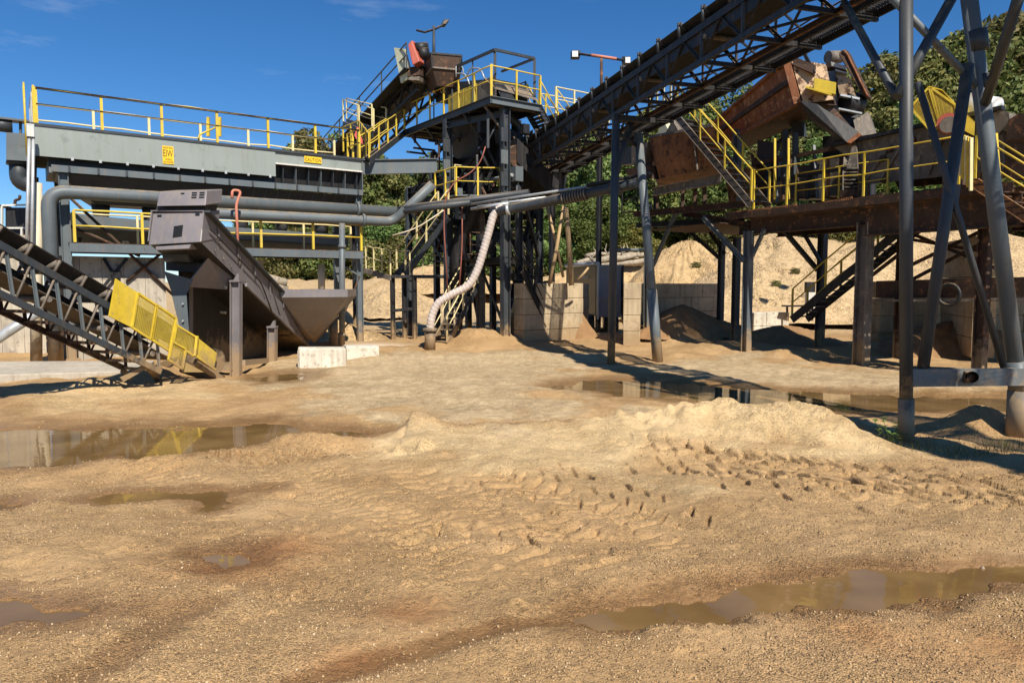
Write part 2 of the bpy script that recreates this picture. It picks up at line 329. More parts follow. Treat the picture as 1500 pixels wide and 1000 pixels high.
def smooth_path(px, z, n=10):
    p = [G(u, v, z) for u, v in px]; out = []
    for i in range(len(p)-1):
        a, b, c, d = p[max(i-1, 0)], p[i], p[i+1], p[min(i+2, len(p)-1)]
        for k in range(n):
            t = k/n; q = 0.5*((2*b)+(c-a)*t+(2*a-5*b+4*c-d)*t*t+(3*b-a-3*c+d)*t**3); out.append((q.x, q.y))
    return out+[(p[-1].x, p[-1].y)]
def gpoly(px, z): return [tuple(G(u, v, z)[:2]) for u, v in px]
# water level, outline, depth of each puddle; outlines traced on the ground
PUDDLES = [
    ('puddle', 0.0, [(-260, 640), (-60, 630), (0, 629), (130, 627), (200, 629), (300, 624), (385, 618), (430, 631), (520, 632), (540, 636), (440, 645), (350, 655), (250, 668), (150, 676), (60, 684), (-100, 700), (-260, 705)], 0.14),
    ('puddle', 0.0, [(812, 567), (850, 559), (920, 556), (1000, 560), (1090, 568), (1180, 574), (1290, 578), (1400, 582), (1560, 580), (1700, 590), (1700, 604), (1500, 603), (1380, 600), (1250, 604), (1150, 606), (1060, 595), (1000, 588), (930, 582), (860, 574)], 0.14),
    ('puddle', 0.34, [(830, 912), (890, 893), (960, 886), (1060, 872), (1130, 852), (1230, 839), (1340, 835), (1450, 834), (1560, 826), (1560, 842), (1460, 860), (1400, 872), (1360, 885), (1270, 894), (1200, 895), (1130, 898), (1060, 908), (960, 918), (880, 924)], 0.08),
    ('puddle', 0.15, [(120, 730), (165, 722), (230, 720), (330, 718), (400, 716), (345, 724), (330, 738), (305, 750), (298, 735), (240, 731), (180, 737), (135, 736)], 0.05),
    ('puddle', 0.31, [(288, 812), (330, 804), (370, 808), (362, 824), (330, 832), (300, 828)], 0.03),
    ('puddle', 0.385, [(-120, 882), (0, 879), (60, 884), (105, 893), (150, 900), (90, 905), (60, 912), (20, 916), (-120, 920)], 0.035),
    ('puddle', 0.03, [(400, 548), (436, 545), (440, 556), (395, 560), (370, 556)], 0.05),
    ('puddle', 0.15, [(-70, 742), (10, 738), (20, 742), (0, 748), (-70, 752)], 0.05)]
PD = [(z, gpoly(px, z), dep) for _, z, px, dep in PUDDLES]
def bump_at(x, y, u, v, zb, h, rx, ry=None):
    g = G(u, v, zb); ry = ry or rx; return h*np.exp(-((x-g.x)/rx)**2-((y-g.y)/ry)**2)
CREST = [(600, 11.0, .12), (700, 11, .16), (830, 11, .2), (900, 11, .26), (960, 11, .40), (1010, 11, .47), (1080, 11.0, .55), (1150, 11, .60), (1200, 11, .52), (1240, 10.7, .32), (1275, 10.3, .18), (1330, 9.8, .08)]
def terrain(x, y):
    """height and surface masks (dry sand, wetness with painted pocket shade, gravel, orange clay)"""
    r = np.hypot(x, y)
    z = 0.46*np.exp(-(np.clip(y-2.8, 0, None)/4.6)**2)+0.07*sm(11, 16, y)
    z += 0.16*sm(22, 30, y)
    # far banks and the rising gravel slope on the right
    ang = x/np.maximum(y, 1)
    z += sm(36, 58, y)*3.4*sm(0.20, 0.36, ang)+sm(55, 110, y)*6*sm(-0.2, 0.3, ang)+sm(40, 60, y)*2.4*sm(-.7, -.3, ang)+sm(45, 90, y)*.8
    z += fbm(x, y, .22, 120, 4)*1.1*sm(38, 52, y)+np.abs(vnoise(x*.5, y*.12, 122))*.7*sm(38, 50, y)
    # berms and heaps
    for u, v, h, rx, ry in [(112, 668, .30, .42, .34), (300, 662, .10, 1.0, .30), (430, 648, .17, .5, .3), (600, 634, .30, .40, .35), (240, 688, .10, .8, .3), (480, 652, .10, .8, .3), (530, 650, .07, 1.0, .3), (100, 690, .06, 1.2, .5), (720, 655, .10, 1.0, .8), (30, 590, .12, .8, .5)]: z += bump_at(x, y, u, v, .05, h, rx, ry)
    cxs = [(u-750)/FPX*d for u, d, _ in CREST]; hh = np.interp(x, cxs, [c[2] for c in CREST], 0, 0)*sm(cxs[0]-.6, cxs[0]+.6, x)*sm(cxs[-1]+.3, cxs[-1]-.3, x)
    dd = y-np.interp(x, cxs, [c[1] for c in CREST])+vnoise(x*1.5, y*1.5, 77)*.5; hh = hh*(.92+.30*fbm(x, y, 1.6, 61, 4)+.16*vnoise(x*6, y*1.5, 63))
    z += hh*np.where(dd > 0, np.exp(-(dd/0.5)**2), np.exp(-(np.abs(dd)/1.0)**1.6))
    # spilled gravel under the plant
    for u, v, h, rx, ry in [(265, 548, .45, .75, .7), (215, 556, .3, .7, .5), (135, 572, .22, .7, .6), (620, 530, .20, 2.2, 1.0), (760, 525, .25, 1.6, .8), (700, 506, .55, 1.5, 1.3), (1000, 505, .5, 1.4, 1.2), (1080, 515, .35, 1.5, .9), (1170, 525, .30, 1.6, .8), (1280, 520, .35, 2.0, 1.0), (1420, 500, .7, 3.0, 1.6), (1440, 622, .33, .55, .4), (1490, 600, .2, .5, .3), (500, 548, .1, 1.2, .8), (475, 500, 1.0, 1.3, 1.3), (900, 525, .12, 1.0, .7), (1040, 470, .8, 1.6, 1.5)]: z += bump_at(x, y, u, v, .05, h, rx, ry)
    rough = fbm(x, y, 0.9, 3, 4)*0.10*sm(1, 6, r)+fbm(x, y, 3.5, 9, 3)*0.035
    heap = np.clip((z-0.46*np.exp(-(np.clip(y-2.8, 0, None)/4.6)**2)-0.1)*2.5, 0, 1)
    z += rough*(1-0.3*sm(0, 5, 6-y))+(fbm(x, y, 9, 31, 3)*0.032+fbm(x, y, 26, 35, 2)*.022)*heap
    dry = np.zeros_like(x); wet_shade = np.zeros_like(x); grav = np.zeros_like(x); clay = np.zeros_like(x)
    nz = fbm(x, y, 1.3, 50, 5)
    d = polydist(x, y, gpoly([(560, 640), (600, 612), (830, 620), (960, 590), (1150, 575), (1250, 610), (1330, 650), (1200, 660), (1040, 655), (960, 690), (950, 712), (850, 715), (760, 695), (690, 680), (620, 665)], .15)); dry = np.maximum(dry, sm(0.5, -0.5, d+nz*1.3))
    d = polydist(x, y, gpoly([(430, 530), (600, 515), (860, 520), (850, 560), (800, 575), (880, 600), (760, 618), (640, 610), (480, 575), (380, 562)], .1)); grav = np.maximum(grav, sm(0.8, -0.6, d+nz*2.5))
    d = polydist(x, y, gpoly([(930, 535), (1080, 520), (1300, 545), (1500, 545), (1500, 575), (1300, 570), (1000, 555)], .1)); grav = np.maximum(grav, sm(0.6, -0.5, d+nz*2))
    d = polydist(x, y, gpoly([(0, 575), (200, 560), (300, 560), (290, 578), (80, 600), (0, 605)], .1)); dry = np.maximum(dry, 0.75*sm(0.5, -0.5, d+nz*1.5))
    for u, v, rr in [(1430, 965, .45), (330, 815, .5), (600, 890, .32), (420, 790, .4), (900, 330, .1), (1300, 950, .3), (520, 980, .25)]:
        g = G(u, v, .4); clay = np.maximum(clay, np.exp(-((x-g.x)/rr)**2-((y-g.y)/(rr*.8))**2)*(0.5+nz))
    # tyre tracks: lug prints pressed into the damp sand
    def track(px, zb, width, pitch, depth, vee, phase=0.0, strength=1.0, herring=True):
        nonlocal z, wet_shade
        s, t = pathco(x, y, smooth_path(px, zb)); a = np.abs(t)/(width/2)
        tot = sum(math.dist(p, q) for p, q in zip(smooth_path(px, zb), smooth_path(px, zb)[1:]))
        env = sm(1.06, 0.9, a)*sm(0, 0.5, s)*sm(0, 0.5, tot-s)*np.clip(0.95+nz*1.6, 0.0, 1)*strength
        half = np.where(t > 0, 0.5, 0.0) if herring else 0
        ph = (s/pitch+vee*a+half+phase+fbm(x, y, 4, 71, 2)*0.10) % 1.0
        lug = sm(0.0, 0.34, ph)*sm(0.47, 0.43, ph)*sm(-.25, .0, fbm(x, y, 5, 44, 2)+.05)
        z -= env*(0.012+depth*lug-depth*0.2)
        z += depth*0.22*np.exp(-((a-1.12)/0.16)**2)*sm(0, 0.5, s)*sm(0, 0.5, tot-s)*strength*np.clip(.5+nz*3, 0, 1.4)
        dryk = env*0.8
        return dryk
    def prints(px, zb, rows, pitch, ln, wd, ang, depth, strength=1.0, seed=0):
        """rows of single lug pockets pressed along a path"""
        nonlocal z, wet_shade, dry
        pth = smooth_path(px, zb); s, t = pathco(x, y, pth); tot = sum(math.dist(p, q) for p, q in zip(pth, pth[1:]))
        ends = sm(0, .6, s)*sm(0, .6, tot-s); band = sm(max(rows)+.35, max(rows)+.1, np.abs(t))*ends
        z -= .02*band; dry *= 1-.75*band
        for r_, t0 in enumerate(rows):
            sg = 1
            tt = t-t0+vnoise(s*1.1+seed, s*0+r_, 15)*.12; ss = s+tt*ang*sg+pitch*(.5*(r_ % 2)+.17*r_)+vnoise(s*2.3, tt+r_*3, 16)*.06
            cell = np.floor(ss/pitch); ds = (ss/pitch-cell-.5)*pitch
            rnd = (np.sin(cell*12.9898+r_*78.2+seed)*43758.5453) % 1.0; dep = depth*(.45+.65*rnd)*(rnd > .2)
            m_ = sm(wd/2+.015, wd/2-.012, np.abs(ds))*sm(ln/2+.03, ln/2-.03, np.abs(tt))*ends*strength
            rim = np.exp(-((ds-wd*.9)/(wd*.5))**2)*sm(ln/2+.06, ln/2-.05, np.abs(tt))*ends*strength
            z += .8*dep*rim-dep*m_; wet_shade = np.maximum(wet_shade, .45*sm(.35, .8, m_)*(rnd > .2))  # damp tone that also paints shade into the lug pockets
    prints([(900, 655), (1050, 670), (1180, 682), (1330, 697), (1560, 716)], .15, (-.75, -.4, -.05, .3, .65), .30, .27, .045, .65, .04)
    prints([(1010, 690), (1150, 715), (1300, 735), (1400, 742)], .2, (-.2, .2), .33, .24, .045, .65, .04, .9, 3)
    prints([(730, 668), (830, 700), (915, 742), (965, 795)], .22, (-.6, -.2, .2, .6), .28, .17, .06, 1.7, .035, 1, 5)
    k = track([(900, 640), (1050, 657), (1180, 668), (1330, 682), (1560, 700)], .15, 0.7, 0.28, 0.085, 0.6)
    k = track([(960, 668), (1080, 688), (1200, 700), (1330, 714), (1560, 732)], .17, 0.7, 0.28, 0.085, 0.6, .4)
    k = track([(700, 672), (800, 706), (885, 748), (940, 805), (960, 860)], .22, 0.66, 0.26, 0.085, .7)
    k = track([(640, 690), (730, 728), (810, 775), (860, 830)], .24, 0.6, 0.26, 0.07, .7, .3)
    k = track([(1080, 690), (1220, 712), (1350, 728), (1560, 748)], .2, 0.6, 0.28, 0.06, 0.6, .2, .8)
    k = track([(560, 765), (700, 795), (820, 812), (960, 845)], .3, 0.72, 0.30, 0.075, 0.7)
    k = track([(585, 655), (660, 705), (760, 765), (830, 800)], .28, 0.62, 0.24, 0.045, 0.5, strength=.8)
    k = track([(190, 655), (265, 690), (305, 735), (300, 800), (250, 880)], .25, 0.5, 0.20, 0.045, 0.1, herring=False, strength=.8)
    k = track([(350, 650), (430, 690), (560, 750), (640, 830), (650, 900)], .25, 0.55, 0.18, 0.04, 0.4, strength=.7)
    k = track([(430, 650), (540, 700), (640, 760), (700, 800)], .25, 0.55, 0.17, 0.035, -.4, strength=.8)
    k = track([(330, 545), (480, 590), (640, 625), (760, 640)], .1, 0.55, 0.24, 0.05, 0.4, strength=.6)
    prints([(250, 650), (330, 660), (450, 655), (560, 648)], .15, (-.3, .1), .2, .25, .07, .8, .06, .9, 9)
    # clods thrown up along the tracks
    for u, v, n_, sx in [(430, 885, 26, .45), (780, 850, 14, .4), (900, 935, 18, .5), (1000, 760, 14, .5), (1080, 745, 16, .7), (700, 775, 12, .4), (470, 780, 14, .4), (560, 745, 10, .3), (600, 640, 14, .35), (1150, 600, 30, 1.2), (960, 610, 12, .6), (650, 522, 26, 2.0), (900, 930, 10, .6)]:
        g = G(u, v, .3); rr = np.random.default_rng(u*7+v)
        for _ in range(n_):
            cx, cy = g.x+rr.normal()*sx, g.y+rr.normal()*sx*0.45; s_ = rr.uniform(.022, .05)*(1 if g.y < 8 else 1.9)
            z += rr.uniform(.3, .8)*s_*np.exp(-(((x-cx)**2+(y-cy)**2)/s_**2)**1.5)
    # runnel across the foreground and the damp streak on the left
    for px, wd, dp, wt in [([(440, 1020), (600, 968), (700, 935), (790, 912), (870, 908)], .13, .04, 1.0), ([(120, 1010), (200, 960), (250, 915), (300, 890)], .17, .02, .7), ([(60, 895), (160, 897), (230, 897), (300, 888)], .15, .02, .7), ([(850, 910), (1000, 890), (1200, 868), (1480, 842)], .4, .0, .6), ([(240, 735), (270, 790), (330, 830), (430, 850), (560, 880), (660, 880)], .25, .03, .25), ([(-40, 560), (100, 640), (300, 620), (560, 632), (800, 625)], .5, .0, .4)]:
        s, t = pathco(x, y, smooth_path(px, .38 if px[0][1] > 700 else .05)); e = np.exp(-(t/wd)**2); z -= dp*e; wet_shade = np.maximum(wet_shade, wt*sm(.25, .8, e+nz*.5)); dry *= 1-e*.8
    for zw, poly, dep in PD:
        if zw < .1: zs = .9
        else: zs = .35
        d = polydist(x, y, poly)+fbm(x, y, 2.2 if zw < .1 else 5, 90, 4)*(.5 if zw < .1 else .16)
        shore = zw+0.012+np.clip(d, 0, None)*0.05
        zin = zw-dep*sm(0, zs*.6, -d)
        z = np.where(d < 0, np.minimum(zin, zw-0.004), np.where(d < zs, shore*(1-sm(0, zs, d))+np.maximum(z, zw+.012-.1*sm(zs*.6, zs, d))*sm(0, zs, d), z))
        w_ = sm(zs*1.1, 0, d); wet_shade = np.maximum(wet_shade, w_); dry *= 1-w_; grav *= 1-.5*w_
    # the pit between tower foot and the sand berm stays low
    far = sm(28, 40, y); dry = np.maximum(dry, far*.3); grav = np.maximum(grav, far*.75)
    return z, np.clip(dry, 0, 1), np.clip(wet_shade, 0, 1), np.clip(grav, 0, 1), np.clip(clay, 0, 1)
ys = np.concatenate([np.linspace(-40, 2.0, 30, endpoint=False), np.geomspace(2.0, 16, 560, endpoint=False), np.geomspace(16, 40, 140, endpoint=False), np.geomspace(40, 420, 60)])
aa = np.concatenate([np.linspace(-2.2, -.86, 40, endpoint=False), np.linspace(-.86, .86, 860, endpoint=False), np.linspace(.86, 2.2, 41)])
YY, AA = np.meshgrid(ys, aa, indexing='ij'); XX = AA*np.hypot(YY, 1.2)
ZZ, DRY, WET_SHADE, GRV, CLY = terrain(XX.ravel(), YY.ravel())
nr, nc = len(ys), len(aa); ZG = ZZ.reshape(nr, nc)
def ground_z(x, y):
    a = x/math.hypot(y, 1.2); i = int(np.clip(np.searchsorted(ys, y)-1, 0, nr-2)); j = int(np.clip(np.searchsorted(aa, a)-1, 0, nc-2))
    f = (y-ys[i])/(ys[i+1]-ys[i]); g = (a-aa[j])/(aa[j+1]-aa[j]); return float((ZG[i, j]*(1-g)+ZG[i, j+1]*g)*(1-f)+(ZG[i+1, j]*(1-g)+ZG[i+1, j+1]*g)*f)
me = bpy.data.meshes.new('ground'); idx = np.arange(nr*nc).reshape(nr, nc)
quads = np.stack([idx[:-1, :-1], idx[:-1, 1:], idx[1:, 1:], idx[1:, :-1]], -1).reshape(-1, 4)
me.vertices.add(nr*nc); me.vertices.foreach_set('co', np.stack([XX.ravel(), YY.ravel(), ZZ], -1).astype(np.float32).ravel())
me.loops.add(quads.size); me.loops.foreach_set('vertex_index', quads.ravel().astype(np.int32))
me.polygons.add(len(quads)); me.polygons.foreach_set('loop_start', np.arange(0, quads.size, 4, dtype=np.int32))
me.update(); me.polygons.foreach_set('use_smooth', np.ones(len(quads), bool))
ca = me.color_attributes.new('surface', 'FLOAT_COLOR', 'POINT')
ca.data.foreach_set('color', np.stack([DRY, WET_SHADE, GRV, CLY], -1).astype(np.float32).ravel())
def ground_material(name='damp_sand', use_attr=True, dry=0.0, grav=0.0, peb=1.0):
    m = bpy.data.materials.new(name); m.use_nodes = True; MATS[name] = m; nt = m.node_tree; L = nt.links; b = nt.nodes['Principled BSDF']
    pos = nt.nodes.new('ShaderNodeNewGeometry').outputs['Position']
    def noise(sc, det=6.0, ro=0.6): n = nd(nt, 'ShaderNodeTexNoise', Scale=sc, Detail=det, Roughness=ro); L.new(pos, n.inputs['Vector']); return n.outputs[0]
    base = ramp(nt, noise(0.9), [(.3, (.33, .205, .092, 1)), (.5, (.41, .265, .125, 1)), (.7, (.49, .325, .165, 1))]).outputs[0]
    big = ramp(nt, noise(0.25, 3.0), [(.4, (0, 0, 0, 1)), (.62, (.55, .55, .55, 1))]).outputs[0]
    base = mixc(nt, big, base, (.37, .225, .102))
    dryc = ramp(nt, noise(2.2), [(.3, (.47, .33, .165, 1)), (.7, (.60, .44, .24, 1))]).outputs[0]
    grc = ramp(nt, noise(6.0), [(.3, (.35, .25, .135, 1)), (.7, (.52, .395, .235, 1))]).outputs[0]
    clayc = ramp(nt, noise(3.0), [(.3, (.33, .16, .06, 1)), (.7, (.40, .21, .085, 1))]).outputs[0]
    if use_attr:
        at = nt.nodes.new('ShaderNodeAttribute'); at.attribute_name = 'surface'; sp = nt.nodes.new('ShaderNodeSeparateColor'); L.new(at.outputs['Color'], sp.inputs[0])
        D_, W_, G_, K_ = sp.outputs[0], sp.outputs[1], sp.outputs[2], at.outputs['Alpha']
    else: D_, W_, G_, K_ = dry, 0.0, grav, 0.0
    # single pebbles, each its own tint
    vo = nd(nt, 'ShaderNodeTexVoronoi', Scale=85.0*peb); L.new(pos, vo.inputs['Vector'])
    pv = ramp(nt, vo.outputs['Color'], [(.0, (.42, .40, .37, 1)), (.4, (.95, .95, .95, 1)), (.8, (1.25, 1.22, 1.15, 1)), (.95, (1.6, 1.55, 1.42, 1))])
    vo2 = nd(nt, 'ShaderNodeTexVoronoi', Scale=34.0*peb); L.new(pos, vo2.inputs['Vector'])
    pv2 = ramp(nt, vo2.outputs['Color'], [(.0, (.45, .43, .4, 1)), (.25, (.95, .95, .95, 1)), (.85, (1.1, 1.1, 1.1, 1)), (.97, (1.55, 1.5, 1.38, 1))])
    c = mixc(nt, D_, base, dryc); c = mixc(nt, G_, c, grc); c = mixc(nt, K_, c, clayc)
    gr = ramp(nt, noise(.7, 5.0, .7), [(.38, (.12,)*3+(1,)), (.55, (.95,)*3+(1,))]); mu = nt.nodes.new('ShaderNodeMix'); mu.data_type = 'RGBA'; mu.blend_type = 'MULTIPLY'; L.new(gr.outputs[0], mu.inputs[0]); L.new(c, mu.inputs[6]); L.new(pv.outputs[0], mu.inputs[7])
    mu2 = nt.nodes.new('ShaderNodeMix'); mu2.data_type = 'RGBA'; mu2.blend_type = 'MULTIPLY'; mu2.inputs[0].default_value = 0.55; L.new(mu.outputs[2], mu2.inputs[6]); L.new(pv2.outputs[0], mu2.inputs[7]); c = mu2.outputs[2]
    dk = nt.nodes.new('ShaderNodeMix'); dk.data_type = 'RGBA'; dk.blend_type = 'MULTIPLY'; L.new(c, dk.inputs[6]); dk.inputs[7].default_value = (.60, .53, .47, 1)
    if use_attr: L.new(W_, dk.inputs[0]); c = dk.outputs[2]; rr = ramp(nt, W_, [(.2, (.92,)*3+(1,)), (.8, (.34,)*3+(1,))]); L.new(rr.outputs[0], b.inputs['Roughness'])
    else: b.inputs['Roughness'].default_value = .92
    L.new(c, b.inputs['Base Color']); b.inputs['Specular IOR Level'].default_value = 0.3
    h1 = nd(nt, 'ShaderNodeBump', Strength=0.9, Distance=0.012/peb); L.new(vo.outputs['Distance'], h1.inputs['Height']); h1.invert = True; L.new(gr.outputs[0], h1.inputs['Strength'])
    h2 = nd(nt, 'ShaderNodeBump', Strength=0.75, Distance=0.03); L.new(noise(14.0, 8.0, .7), h2.inputs['Height']); L.new(h1.outputs[0], h2.inputs['Normal'])
    h3 = nd(nt, 'ShaderNodeBump', Strength=0.35, Distance=0.1); L.new(noise(4.0, 6.0, .65), h3.inputs['Height']); L.new(h2.outputs[0], h3.inputs['Normal'])
    L.new(h3.outputs[0], b.inputs['Normal']); return m
ground_material(); ground_material('stockpile_gravel', False, .05, .75, .14); ground_material('stockpile_sand', False, .45, .2, .2)
me.materials.append(MATS['damp_sand']); g = bpy.data.objects.new('ground', me); COL.objects.link(g); g['kind'] = 'structure'
# ------------------------------------------------------------------ water
m = bpy.data.materials.new('muddy_water'); m.use_nodes = True; MATS['muddy_water'] = m; nt = m.node_tree; b = nt.nodes['Principled BSDF']
b.inputs['Base Color'].default_value = (.115, .068, .026, 1); b.inputs['Roughness'].default_value = .03; b.inputs['IOR'].default_value = 1.33
pos = nt.nodes.new('ShaderNodeNewGeometry').outputs['Position']
n_ = nd(nt, 'ShaderNodeTexNoise', Scale=5.0, Detail=3.0); nt.links.new(pos, n_.inputs['Vector']); bp = nd(nt, 'ShaderNodeBump', Strength=.06, Distance=.02); nt.links.new(n_.outputs[0], bp.inputs['Height']); nt.links.new(bp.outputs[0], b.inputs['Normal'])
n2 = nd(nt, 'ShaderNodeTexNoise', Scale=1.4, Detail=5.0); nt.links.new(pos, n2.inputs['Vector']); r_ = ramp(nt, n2.outputs[0], [(.35, (.14, .082, .03, 1)), (.65, (.225, .138, .055, 1))]); nt.links.new(r_.outputs[0], b.inputs['Base Color'])
for i, (nm, zw, px, dep) in enumerate(PUDDLES):
    poly = [Vector((x, y, zw)) for x, y in PD[i][1]]; c = sum(poly, Vector())/len(poly); grow = .35 if zw < .1 else .12; out = []
    for j, p in enumerate(poly):
        e = poly[(j+1) % len(poly)]-poly[j-1]; n = Vector((e.y, -e.x, 0)).normalized(); 
        if PD[i][0] is None: continue
        out.append((p, n))
    ar = sum(p.x*q.y-q.x*p.y for p, q in zip(poly, poly[1:]+poly[:1])); sg = 1 if ar > 0 else -1
    mb = MB(); vs_ = [p+n*sg*grow for p, n in out]; mb.add(vs_, [tuple(range(len(vs_)))] if sg > 0 else [tuple(range(len(vs_)-1, -1, -1))])
    o = obj('puddle', mb, 'muddy_water', loc=(c.x, c.y, zw)); o['kind'] = 'structure'
    bm = bmesh.new(); bm.from_mesh(o.data); bmesh.ops.triangulate(bm, faces=bm.faces); bm.to_mesh(o.data); bm.free()
# ------------------------------------------------------------------ loose gravel in the foreground
ico = np.array([(1, 0, 0), (-1, 0, 0), (0, 1, 0), (0, -1, 0), (0, 0, 1), (0, 0, -1)], float)
icof = np.array([(0, 2, 4), (2, 1, 4), (1, 3, 4), (3, 0, 4), (2, 0, 5), (1, 2, 5), (3, 1, 5), (0, 3, 5)])
N = 85000; gy = 3.0+(RNG.random(N)**1.7)*9.0; gx = (RNG.random(N)*2-1)*.82*gy
dens = vnoise(gx*1.6, gy*1.6, 5)+vnoise(gx*4, gy*4, 6)*.6
gz, gd, gw, _, gk = terrain(gx, gy); keep = (dens > -.28) & (gd < .6) & (gk < .4)
for zw, poly, dep in PD: keep &= polydist(gx, gy, poly) > .03
keep &= ~((polydist(gx, gy, gpoly([(380, 665), (560, 650), (1000, 660), (1500, 690), (1500, 730), (1050, 730), (960, 800), (760, 815), (560, 770)], .22)) < 0) & (RNG.random(N) < .75)) & ~((gw > .6) & (RNG.random(N) < .7))
gx, gy, gz = gx[keep], gy[keep], gz[keep]; N = len(gx); sz = (.0032+.0085*RNG.random(N)**5)*(0.75+.08*gy)
R1 = RNG.normal(size=(N, 3, 3)); Q, _ = np.linalg.qr(R1); scl = np.stack([sz, sz*(.6+.4*RNG.random(N)), sz*(.45+.35*RNG.random(N))], -1)
V = np.einsum('nij,nvj->nvi', Q, ico[None]*scl[:, None, :]); V[..., 0] += gx[:, None]; V[..., 1] += gy[:, None]; V[..., 2] += (gz+sz*.25)[:, None]
Fc = (icof[None]+(np.arange(N)*6)[:, None, None]).reshape(-1, 3)
me = bpy.data.meshes.new('loose_gravel'); me.vertices.add(N*6); me.vertices.foreach_set('co', V.astype(np.float32).ravel()); me.loops.add(Fc.size); me.loops.foreach_set('vertex_index', Fc.astype(np.int32).ravel())
me.polygons.add(len(Fc)); me.polygons.foreach_set('loop_start', np.arange(0, Fc.size, 3, dtype=np.int32)); me.update()
m = bpy.data.materials.new('pebble'); m.use_nodes = True; MATS['pebble'] = m; nt = m.node_tree; b = nt.nodes['Principled BSDF']; gi = nt.nodes.new('ShaderNodeNewGeometry')
r_ = ramp(nt, gi.outputs['Random Per Island'], [(0, (.14, .085, .04, 1)), (.35, (.29, .185, .085, 1)), (.75, (.40, .265, .135, 1)), (.96, (.47, .33, .17, 1)), (1, (.62, .48, .31, 1))]); nt.links.new(r_.outputs[0], b.inputs['Base Color']); b.inputs['Roughness'].default_value = .7
me.materials.append(m); o = bpy.data.objects.new('loose_gravel', me); COL.objects.link(o); tag(o, 'loose tan pebbles scattered over the damp foreground sand', 'gravel', kind='stuff')
# ================================================================== LEFT: classifying tank, sand screw, stacker
E1 = Vector((.82, .572, 0)).normalized(); E2 = Vector((-.572, .82, 0)).normalized()
A0 = P(57, 420, 21.3)
CL = Plane((A0.x, A0.y), E1)                          # front of the tank
CLEN = CL.au(533); ZT, ZB = 6.99, 6.13
t = thing('classifying_tank', 'long grey green classifying tank on tall legs with railed top walkway', 'classifier tank', CL.pt(CLEN/2, 1.2, 0))
s1 = CL.au(408)
fas = obj('front_plate', prism([CL.pt(0, 0, ZB), CL.pt(s1, 0, ZB), CL.pt(s1, 0, ZT), CL.pt(0, 0, ZT)], CL.n*0.03), 'grey_green_paint', t)
obj('end_plate', prism([CL.pt(0, .03, ZB), CL.pt(0, 2.6, ZB), CL.pt(0, 2.6, ZT), CL.pt(0, .03, ZT)], CL.d*0.03), 'grey_green_paint', t)
obj('end_plate', prism([CL.pt(CLEN, .0, 5.72), CL.pt(CLEN, 2.6, 5.72), CL.pt(CLEN, 2.6, ZT), CL.pt(CLEN, .0, ZT)], CL.d*0.03), 'blue_grey_paint', t)
obj('rear_plate', prism([CL.pt(0, 2.6, ZB), CL.pt(CLEN, 2.6, ZB), CL.pt(CLEN, 2.6, ZT), CL.pt(0, 2.6, ZT)], CL.n*0.03), 'grey_green_paint', t)
obj('upper_plate', prism([CL.pt(s1+.01, .05, 6.62), CL.pt(CLEN, .05, 6.62), CL.pt(CLEN, .05, ZT), CL.pt(s1+.01, .05, ZT)], CL.n*0.03), 'grey_green_paint', t)
obj('lip', beam(CL.pt(s1, .02, 6.58), CL.pt(CLEN, .02, 6.58), .1, .05), 'white_paint', t)
obj('tank_wall', prism([CL.pt(s1, .42, 5.75), CL.pt(CLEN, .42, 5.75), CL.pt(CLEN, .3, 6.62), CL.pt(s1, .3, 6.62)], CL.n*0.03), 'black_steel', t)
for k in range(7):
    a = lerp(s1, CLEN, (k+.6)/7); obj('rib', prism([CL.pt(a, .40, 5.78), CL.pt(a, .12, 5.78), CL.pt(a, .06, 6.57), CL.pt(a, .30, 6.57)], CL.d*.02), 'blue_grey_paint' if k % 2 else 'dark_blue_grey', t)
obj('top_deck', prism([CL.pt(-.05, -.03, ZT), CL.pt(CLEN+.05, -.03, ZT), CL.pt(CLEN+.05, 2.65, ZT), CL.pt(-.05, 2.65, ZT)], UP*.08), 'dark_blue_grey', t)
for z, nm, h in ((5.8, 'side_channel', .2),):
    obj(nm, channel(CL.pt(.45, -.02, z), CL.pt(CLEN, -.02, z), .12, h, flip=True), 'blue_grey_paint', t)
obj('tank_shell', loft([CL.pt(.4, .35, ZB+.1), CL.pt(s1, .35, ZB+.1), CL.pt(s1, 2.4, ZB+.1), CL.pt(.4, 2.4, ZB+.1)], [CL.pt(.4, .2, 5.7), CL.pt(s1, .2, 5.7), CL.pt(s1, 2.5, 5.7), CL.pt(.4, 2.5, 5.7)]), 'dark_blue_grey', t)
obj('tank_bottom', loft([CL.pt(.6, .1, 5.69), CL.pt(CLEN-.1, .1, 5.69), CL.pt(CLEN-.1, 2.5, 5.69), CL.pt(.6, 2.5, 5.69)], [CL.pt(1.6, .8, 4.9), CL.pt(CLEN-1, .8, 4.9), CL.pt(CLEN-1, 1.8, 4.9), CL.pt(1.6, 1.8, 4.9)]), 'dark_blue_grey', t)
for k in range(9): obj('lug', box(CL.pt(1.0+k*(s1-1.2)/8, -.015, ZB-.06), .07, .05, .09, CL.d), 'galvanised', t)
for k in range(13): obj('stiffener', box(CL.pt(.9+k*(CLEN-1.1)/12, -.04, 5.72), .06, .14, .17, CL.d), 'dark_blue_grey', t)
for k in range(6): obj('discharge_valve', tube([CL.pt(1.8+k*1.45, 1.2, 4.95), CL.pt(1.8+k*1.45, 1.2, 4.45), CL.pt(1.8+k*1.45, 1.2, 4.25)], [.28, .22, .12], 10), 'dark_blue_grey', t)
for k in range(11): obj('under_rib', prism([CL.pt(5.9+k*.42, .09, 5.66), CL.pt(5.9+k*.42, .79, 4.95), CL.pt(5.9+k*.42, .79, 5.66)], CL.d*.02), 'blue_grey_paint', t)
